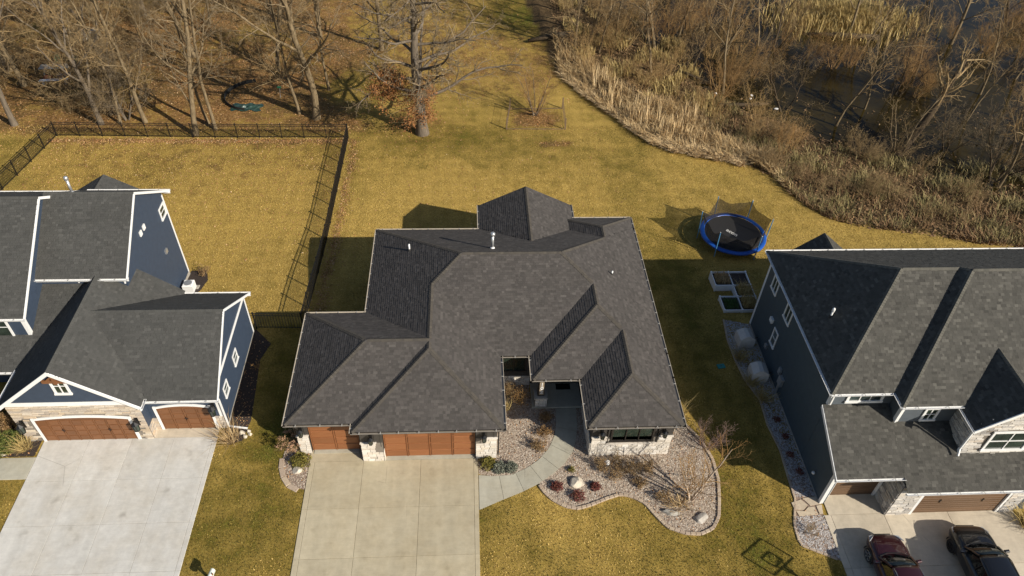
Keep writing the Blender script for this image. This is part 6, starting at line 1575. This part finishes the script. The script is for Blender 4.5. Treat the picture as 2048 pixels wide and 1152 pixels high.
# navy house front
leaf_ball(-25.2, 24.75, 'spreading green yew before the navy house stone wall', .95, .55, 'evergreen', 4200, .05, 160); twig_shrub(-25.3, 26.0, 'brown leafy shrub at the left frame edge by the navy house', 1.2, .6, 'twig_red', 161, 16, 'brown_leaf', 1100, .045)
leaf_ball(-26.4, 26.6, 'yellow leaved shrub at the far left frame edge', .6, .8, 'boxwood', 1300, .045, 162)
grass_clump(-24.0, 24.55, 'tan grass clump at the stone corner of the navy garage', .6, 220, 'reed_gold', .4, 'tan grass clumps at the navy house'); grass_clump(-13.2, 24.75, 'tan grass clump below the navy house downspout', .7, 260, 'reed', .6, 'tan grass clumps at the navy house')
rock('rock', 'grey blue stone at the left frame edge by the front walk', -25.0, 24.15, (.4,.3,.25), 0, 33, M['boulder'], 'rock')
twig_shrub(-12.7, 29.8, 'thin bare stems in the dark mulch by the navy wall', .8, .5, 'twig_red', 163, 5); twig_shrub(-18.3, 39.3, 'low dark shrub behind the rear corner of the navy house', .6, .9, 'twig_tan', 164, 12, 'brown_leaf', 300, .04)
grass_clump(28.9, 18.3, 'golden grass clump at the right frame edge by the stone pillar', .8, 300, 'reed_gold', .6); leaf_ball(29.0, 16.9, 'small dark red shrub at the right frame edge', .3, .25, 'barberry', 400, .03, 165)

# birch in the front bed, redbud by the side lawn, burning bush in the pen
def garden_tree(name, label, x, y, L, r, stems, spread, seed, mats, lean=(0, 0), S=SMALL):
    t, c, _ = tree_meshes(seed, S, L, r, lean=lean, stems=stems, spread=spread, sides=(7, 4, 3, 3), split=1)
    root = empty(name, (x, y, gz(x, y)), 0, label, 'tree'); link('trunk', t, root, M[mats[0]], True); link('crown', c, root, M[mats[1]])
garden_tree('birch_tree', 'multi stemmed bare river birch in the gravel front bed', 11.55, 20.35, 4.6, .075, 4, .30, 200, ('bark_birch', 'twig_red'))
garden_tree('redbud_tree', 'bare purplish shrub tree at the side lawn by the bed edging', 13.0, 23.5, 2.0, .035, 6, .5, 201, ('twig_red', 'twig_purple'), (.25, .15))
garden_tree('burning_bush', 'fan shaped bare reddish bush inside the garden pen', 6.4, 62.2, 4.2, .06, 9, .5, 202, ('bark_oak', 'twig_red'))
# ------------------------------------------------------------------ parked cars (nose towards the garage, +Y)
def carpaint(name, col):
    t = NT(name); f = t.noise(2.0, t.obj(), 3)
    t.bsdf.inputs['Coat Weight'].default_value = 1.0; t.bsdf.inputs['Coat Roughness'].default_value = .04
    return t.out(t.ramp(f, [(.3, [c*.9 for c in col]), (.7, [c*1.1 for c in col])]), .35, .3)
M['tyre'] = plain('tyre_rubber', (.014,.014,.014), .85); M['alloy'] = plain('alloy_rim', (.45,.46,.48), .25, .9); M['alloy_dark'] = plain('dark_alloy_rim', (.05,.05,.055), .3, .8)
M['car_glass'] = plain('car_glass', (.010,.014,.013), .03, 0, .2, 3, 1.0); M['headlight'] = plain('headlight_glass', (.5,.52,.55), .08, .2); M['chrome'] = plain('chrome_trim', (.6,.6,.62), .12, 1.0)
M['tail'] = plain('tail_lamp', (.30,.01,.01), .15)

def loft(rows, closed_ends=True):
    """rows: list of equally long point lists -> MB of quads"""
    mb = MB(); n = len(rows[0])
    for r in rows: mb.v += r
    for i in range(len(rows)-1):
        for k in range(n-1): mb.f.append((i*n+k, i*n+k+1, (i+1)*n+k+1, (i+1)*n+k))
    if closed_ends: mb.f.append(tuple(range(n-1, -1, -1))); mb.f.append(tuple((len(rows)-1)*n+k for k in range(n)))
    return mb
def subd(o, lv=2):
    m = o.modifiers.new('s', 'SUBSURF'); m.levels = lv; m.render_levels = lv
    o.data.polygons.foreach_set('use_smooth', [True]*len(o.data.polygons)); return o

def car(label, x, y, rz, paint, rim, L=4.75, W=1.88, Ht=1.68, hood=1.08):
    root = empty('parked_car', (x, y, .045), rz, label, 'car', 'cars parked on the buff driveway')
    h = L/2; w = W/2; belt = hood-.05
    # lower body: stations from nose (+y) to tail
    st = [(h, .62, .42, .70), (h-.10, .80, .30, .88), (h-.38, .93, .26, hood-.10), (h-.75, .985, .25, hood-.03), (h-1.15, 1.0, .25, hood), (h-1.45, 1.0, .25, hood+.02), (0.0, 1.0, .25, hood+.02), (-h+1.0, 1.0, .26, hood+.03), (-h+.35, .97, .30, hood+.02), (-h+.08, .88, .36, hood-.05), (-h, .78, .45, hood-.2)]
    rows = []
    for yy, ws, zb, zt in st:
        a = w*ws; zs = zb+(zt-zb)*.72
        rows.append([(-a*.55, yy, zb), (-a*.93, yy, zb+.03), (-a*.985, yy, zb+.22), (-a, yy, zs-.12), (-a*.975, yy, zs+.05), (-a*.86, yy, zt-.03), (-a*.45, yy, zt), (0, yy, zt+.012), (a*.45, yy, zt), (a*.86, yy, zt-.03), (a*.975, yy, zs+.05), (a, yy, zs-.12), (a*.985, yy, zb+.22), (a*.93, yy, zb+.03), (a*.55, yy, zb), (-a*.55, yy, zb)])
    body = subd(loft(rows).build('body', paint, root), 2)
    # greenhouse: bottom ring and roof ring
    y0, y1, y2, y3 = h-1.38, h-2.12, -h+.75, -h+.22      # windscreen base, roof front, roof rear, rear glass base
    wb, wt, zr = w*.88, w*.69, Ht
    zb = hood-.02
    gh = [[(-wb*.97, y0, zb), (-wb*.5, y0+.12, zb+.015), (0, y0+.16, zb+.02), (wb*.5, y0+.12, zb+.015), (wb*.97, y0, zb)],
          [(-wt*1.0, y1, zr-.09), (-wt*.5, y1+.06, zr-.045), (0, y1+.08, zr-.035), (wt*.5, y1+.06, zr-.045), (wt*1.0, y1, zr-.09)]]
    def quadstrip(a, b): return loft([a, b], False)
    ws_ = subd(quadstrip(*gh).build('windscreen', M['car_glass'], root), 1); m = ws_.modifiers.new('t', 'SOLIDIFY'); m.thickness = .02
    nR = 7; rows = []
    for i in range(nR):
        t = i/(nR-1); yy = y1+(y2-y1)*t; a = wt*(1-.05*(2*t-1)**2+(.02 if 0 < t < 1 else 0)); zc = zr-.035+.05*math.sin(math.pi*min(1, t*.9+.1)); ez = zc-.07
        rows.append([(-a*1.06, yy, ez-.07), (-a, yy, ez), (-a*.8, yy, zc-.015), (0, yy, zc+.01), (a*.8, yy, zc-.015), (a, yy, ez), (a*1.06, yy, ez-.07)])
    roof = subd(loft(rows, False).build('roof', paint, root), 1); m = roof.modifiers.new('t', 'SOLIDIFY'); m.thickness = .04
    sun = MB().bbox(-wt*.55, wt*.55, y1-1.5, y1-.35, zr+.005, zr+.028, .008).build('sunroof', M['car_glass'], roof)
    for s in (-1, 1):
        rl = MB().tube([(s*wt*.96, y1-.1, zr-.05), (s*wt*.98, y1-.3, zr+.02), (s*wt*.98, y2+.3, zr+.02), (s*wt*.96, y2+.1, zr-.05)], .018, 6).build('roof_rail', M['alloy'] if rim == 'alloy' else M['black'], root)
        # side glass in three panes with pillars between
        def side(y, k): # k 0 bottom, 1 top
            return (s*(wb*.985 if k == 0 else wt*1.04), y, zb+.03 if k == 0 else zr-.17)
        cuts = [(y0-.12, y1-.02), (y0-1.15, y0-1.15), (y0-2.1, y0-2.05), (y3+.15, y2+.05)]
        for (a0, a1), (b0, b1) in zip(cuts[:-1], cuts[1:]):
            mb = MB(); mb.extrude([side(a0-.05, 0), side(b0+.05, 0), side(b1+.05, 1), side(a1-.05, 1)], (-s*.02, 0, 0)); mb.build('side_window', M['car_glass'], root)
        pl = MB(); pl.bar((s*wb*.96, y0+.03, zb), (s*wt*1.01, y1+.02, zr-.1), .09, .05); pl.build('front_pillar', paint, root)
        for (a0, a1) in cuts[1:3]: MB().bar((s*wb*.97, a0, zb), (s*wt*1.03, a1, zr-.13), .09, .03, (0, 1, 0)).build('door_pillar', M['black'], root)
        MB().bar((s*wb*.96, y3+.1, zb), (s*wt*1.0, y2, zr-.1), .2, .05).build('rear_pillar', paint, root)
        mr = MB().bbox(-.13, .13, -.07, .07, -.09, .09, .035).build('side_mirror', paint, root); mr.location = (s*(w+.1), y0-.28, hood+.08); mr.rotation_euler = (0, 0, s*.15)
        MB().bar((s*(w*.9), y0-.28, hood+.02), (s*(w+.03), y0-.28, hood+.05), .05).build('mirror_arm', M['black'], root)
        hl = MB(); hl.poly([(s*w*.50, h-.10, .80), (s*w*.80, h-.16, .83), (s*w*.93, h-.48, .92), (s*w*.72, h-.30, .93)]); hl = hl.build('headlight', M['headlight'], root); m = hl.modifiers.new('t', 'SOLIDIFY'); m.thickness = .04; m.offset = 0
        MB().bbox(s*w*.80-.1, s*w*.80+.1, -h-.01, -h+.12, .82, 1.0, .03).build('tail_lamp', M['tail'], root)
        for wy in (h-.92, -h+.95):
            wh = empty('wheel', (s*(w-.10), wy, .355), 0, None, None, None, root); mb = MB()
            pr = [(.20,-.10),(.30,-.115),(.345,-.10),(.358,-.05),(.358,.05),(.345,.10),(.30,.115),(.20,.10)]; N = 24
            for r_, xx in pr:
                for k in range(N): a = 2*math.pi*k/N; mb.v.append((xx, r_*math.cos(a), r_*math.sin(a)))
            for i in range(len(pr)-1):
                for k in range(N): k2 = (k+1) % N; mb.f.append((i*N+k, i*N+k2, (i+1)*N+k2, (i+1)*N+k))
            mb.build('tyre', M['tyre'], wh, True); rb = MB()
            for k in range(5):
                a = 2*math.pi*k/5
                for da in (-.16, .16): rb.bar((s*.085, .04*math.cos(a), .04*math.sin(a)), (s*.10, .25*math.cos(a+da), .25*math.sin(a+da)), .045, .03, (1, 0, 0))
            pts = [(s*.095, .255*math.cos(a), .255*math.sin(a)) for a in np.linspace(0, 2*math.pi, 25)]; rb.tube(pts, .02, 5, False)
            rb.build('rim', M[rim], wh); 
            dk = MB(); dk.v = [(s*.03, .24*math.cos(a), .24*math.sin(a)) for a in np.linspace(0, 2*math.pi, 17)[:-1]]; dk.f = [tuple(range(16))]; dk.build('brake_disc', M['black'], wh)
            # wheel arch flare
            MB().tube([(s*(w-.005), wy+.42*math.cos(a), .36+.42*math.sin(a)) for a in np.linspace(-.15, math.pi+.15, 14)], .035, 5).build('wheel_arch', M['black'], root)
    rg_ = loft([[(-wt*.98, y2, zr-.13), (0, y2-.03, zr-.07), (wt*.98, y2, zr-.13)], [(-wb*.9, y3, zb), (0, y3-.06, zb), (wb*.9, y3, zb)]], False).build('rear_window', M['car_glass'], root)
    MB().box(-w*.45, w*.45, h-.06, h+.012, .52, .74).build('grille', M['black'], root)
    MB().box(-.26, .26, h+.0, h+.02, .42, .52).build('number_plate', M['white'], root)
    cw = MB(); cw.tube([(-wb*.9, y0+.06, hood+.005), (-wb*.4, y0+.2, hood+.022), (wb*.4, y0+.2, hood+.022), (wb*.9, y0+.06, hood+.005)], .022, 5); cw.build('cowl', M['black'], root)
    for xx in (-.55, .05): MB().bar((xx, y0+.14, hood+.035), (xx+.55, y0-.06, hood+.13), .02).build('wiper', M['black'], root)
    for s in (-1, 1): MB().tube([(s*w*.62, h-.35, hood-.075), (s*w*.70, h-.8, hood-.005), (s*w*.74, h-1.25, hood+.012)], .012, 4).build('hood_crease', paint, root)
    return root
car('dark burgundy sport utility car with bright wheels, nearer the lawn', 20.5, 15.35, math.radians(-1), carpaint('burgundy_car_paint', (.036,.0045,.007)), 'alloy', 4.65, 1.86, 1.66, 1.04)
car('black large sport utility car with dark wheels at the right', 24.95, 15.5, math.radians(-2), carpaint('black_car_paint', (.006,.006,.0075)), 'alloy_dark', 5.0, 1.98, 1.78, 1.16)
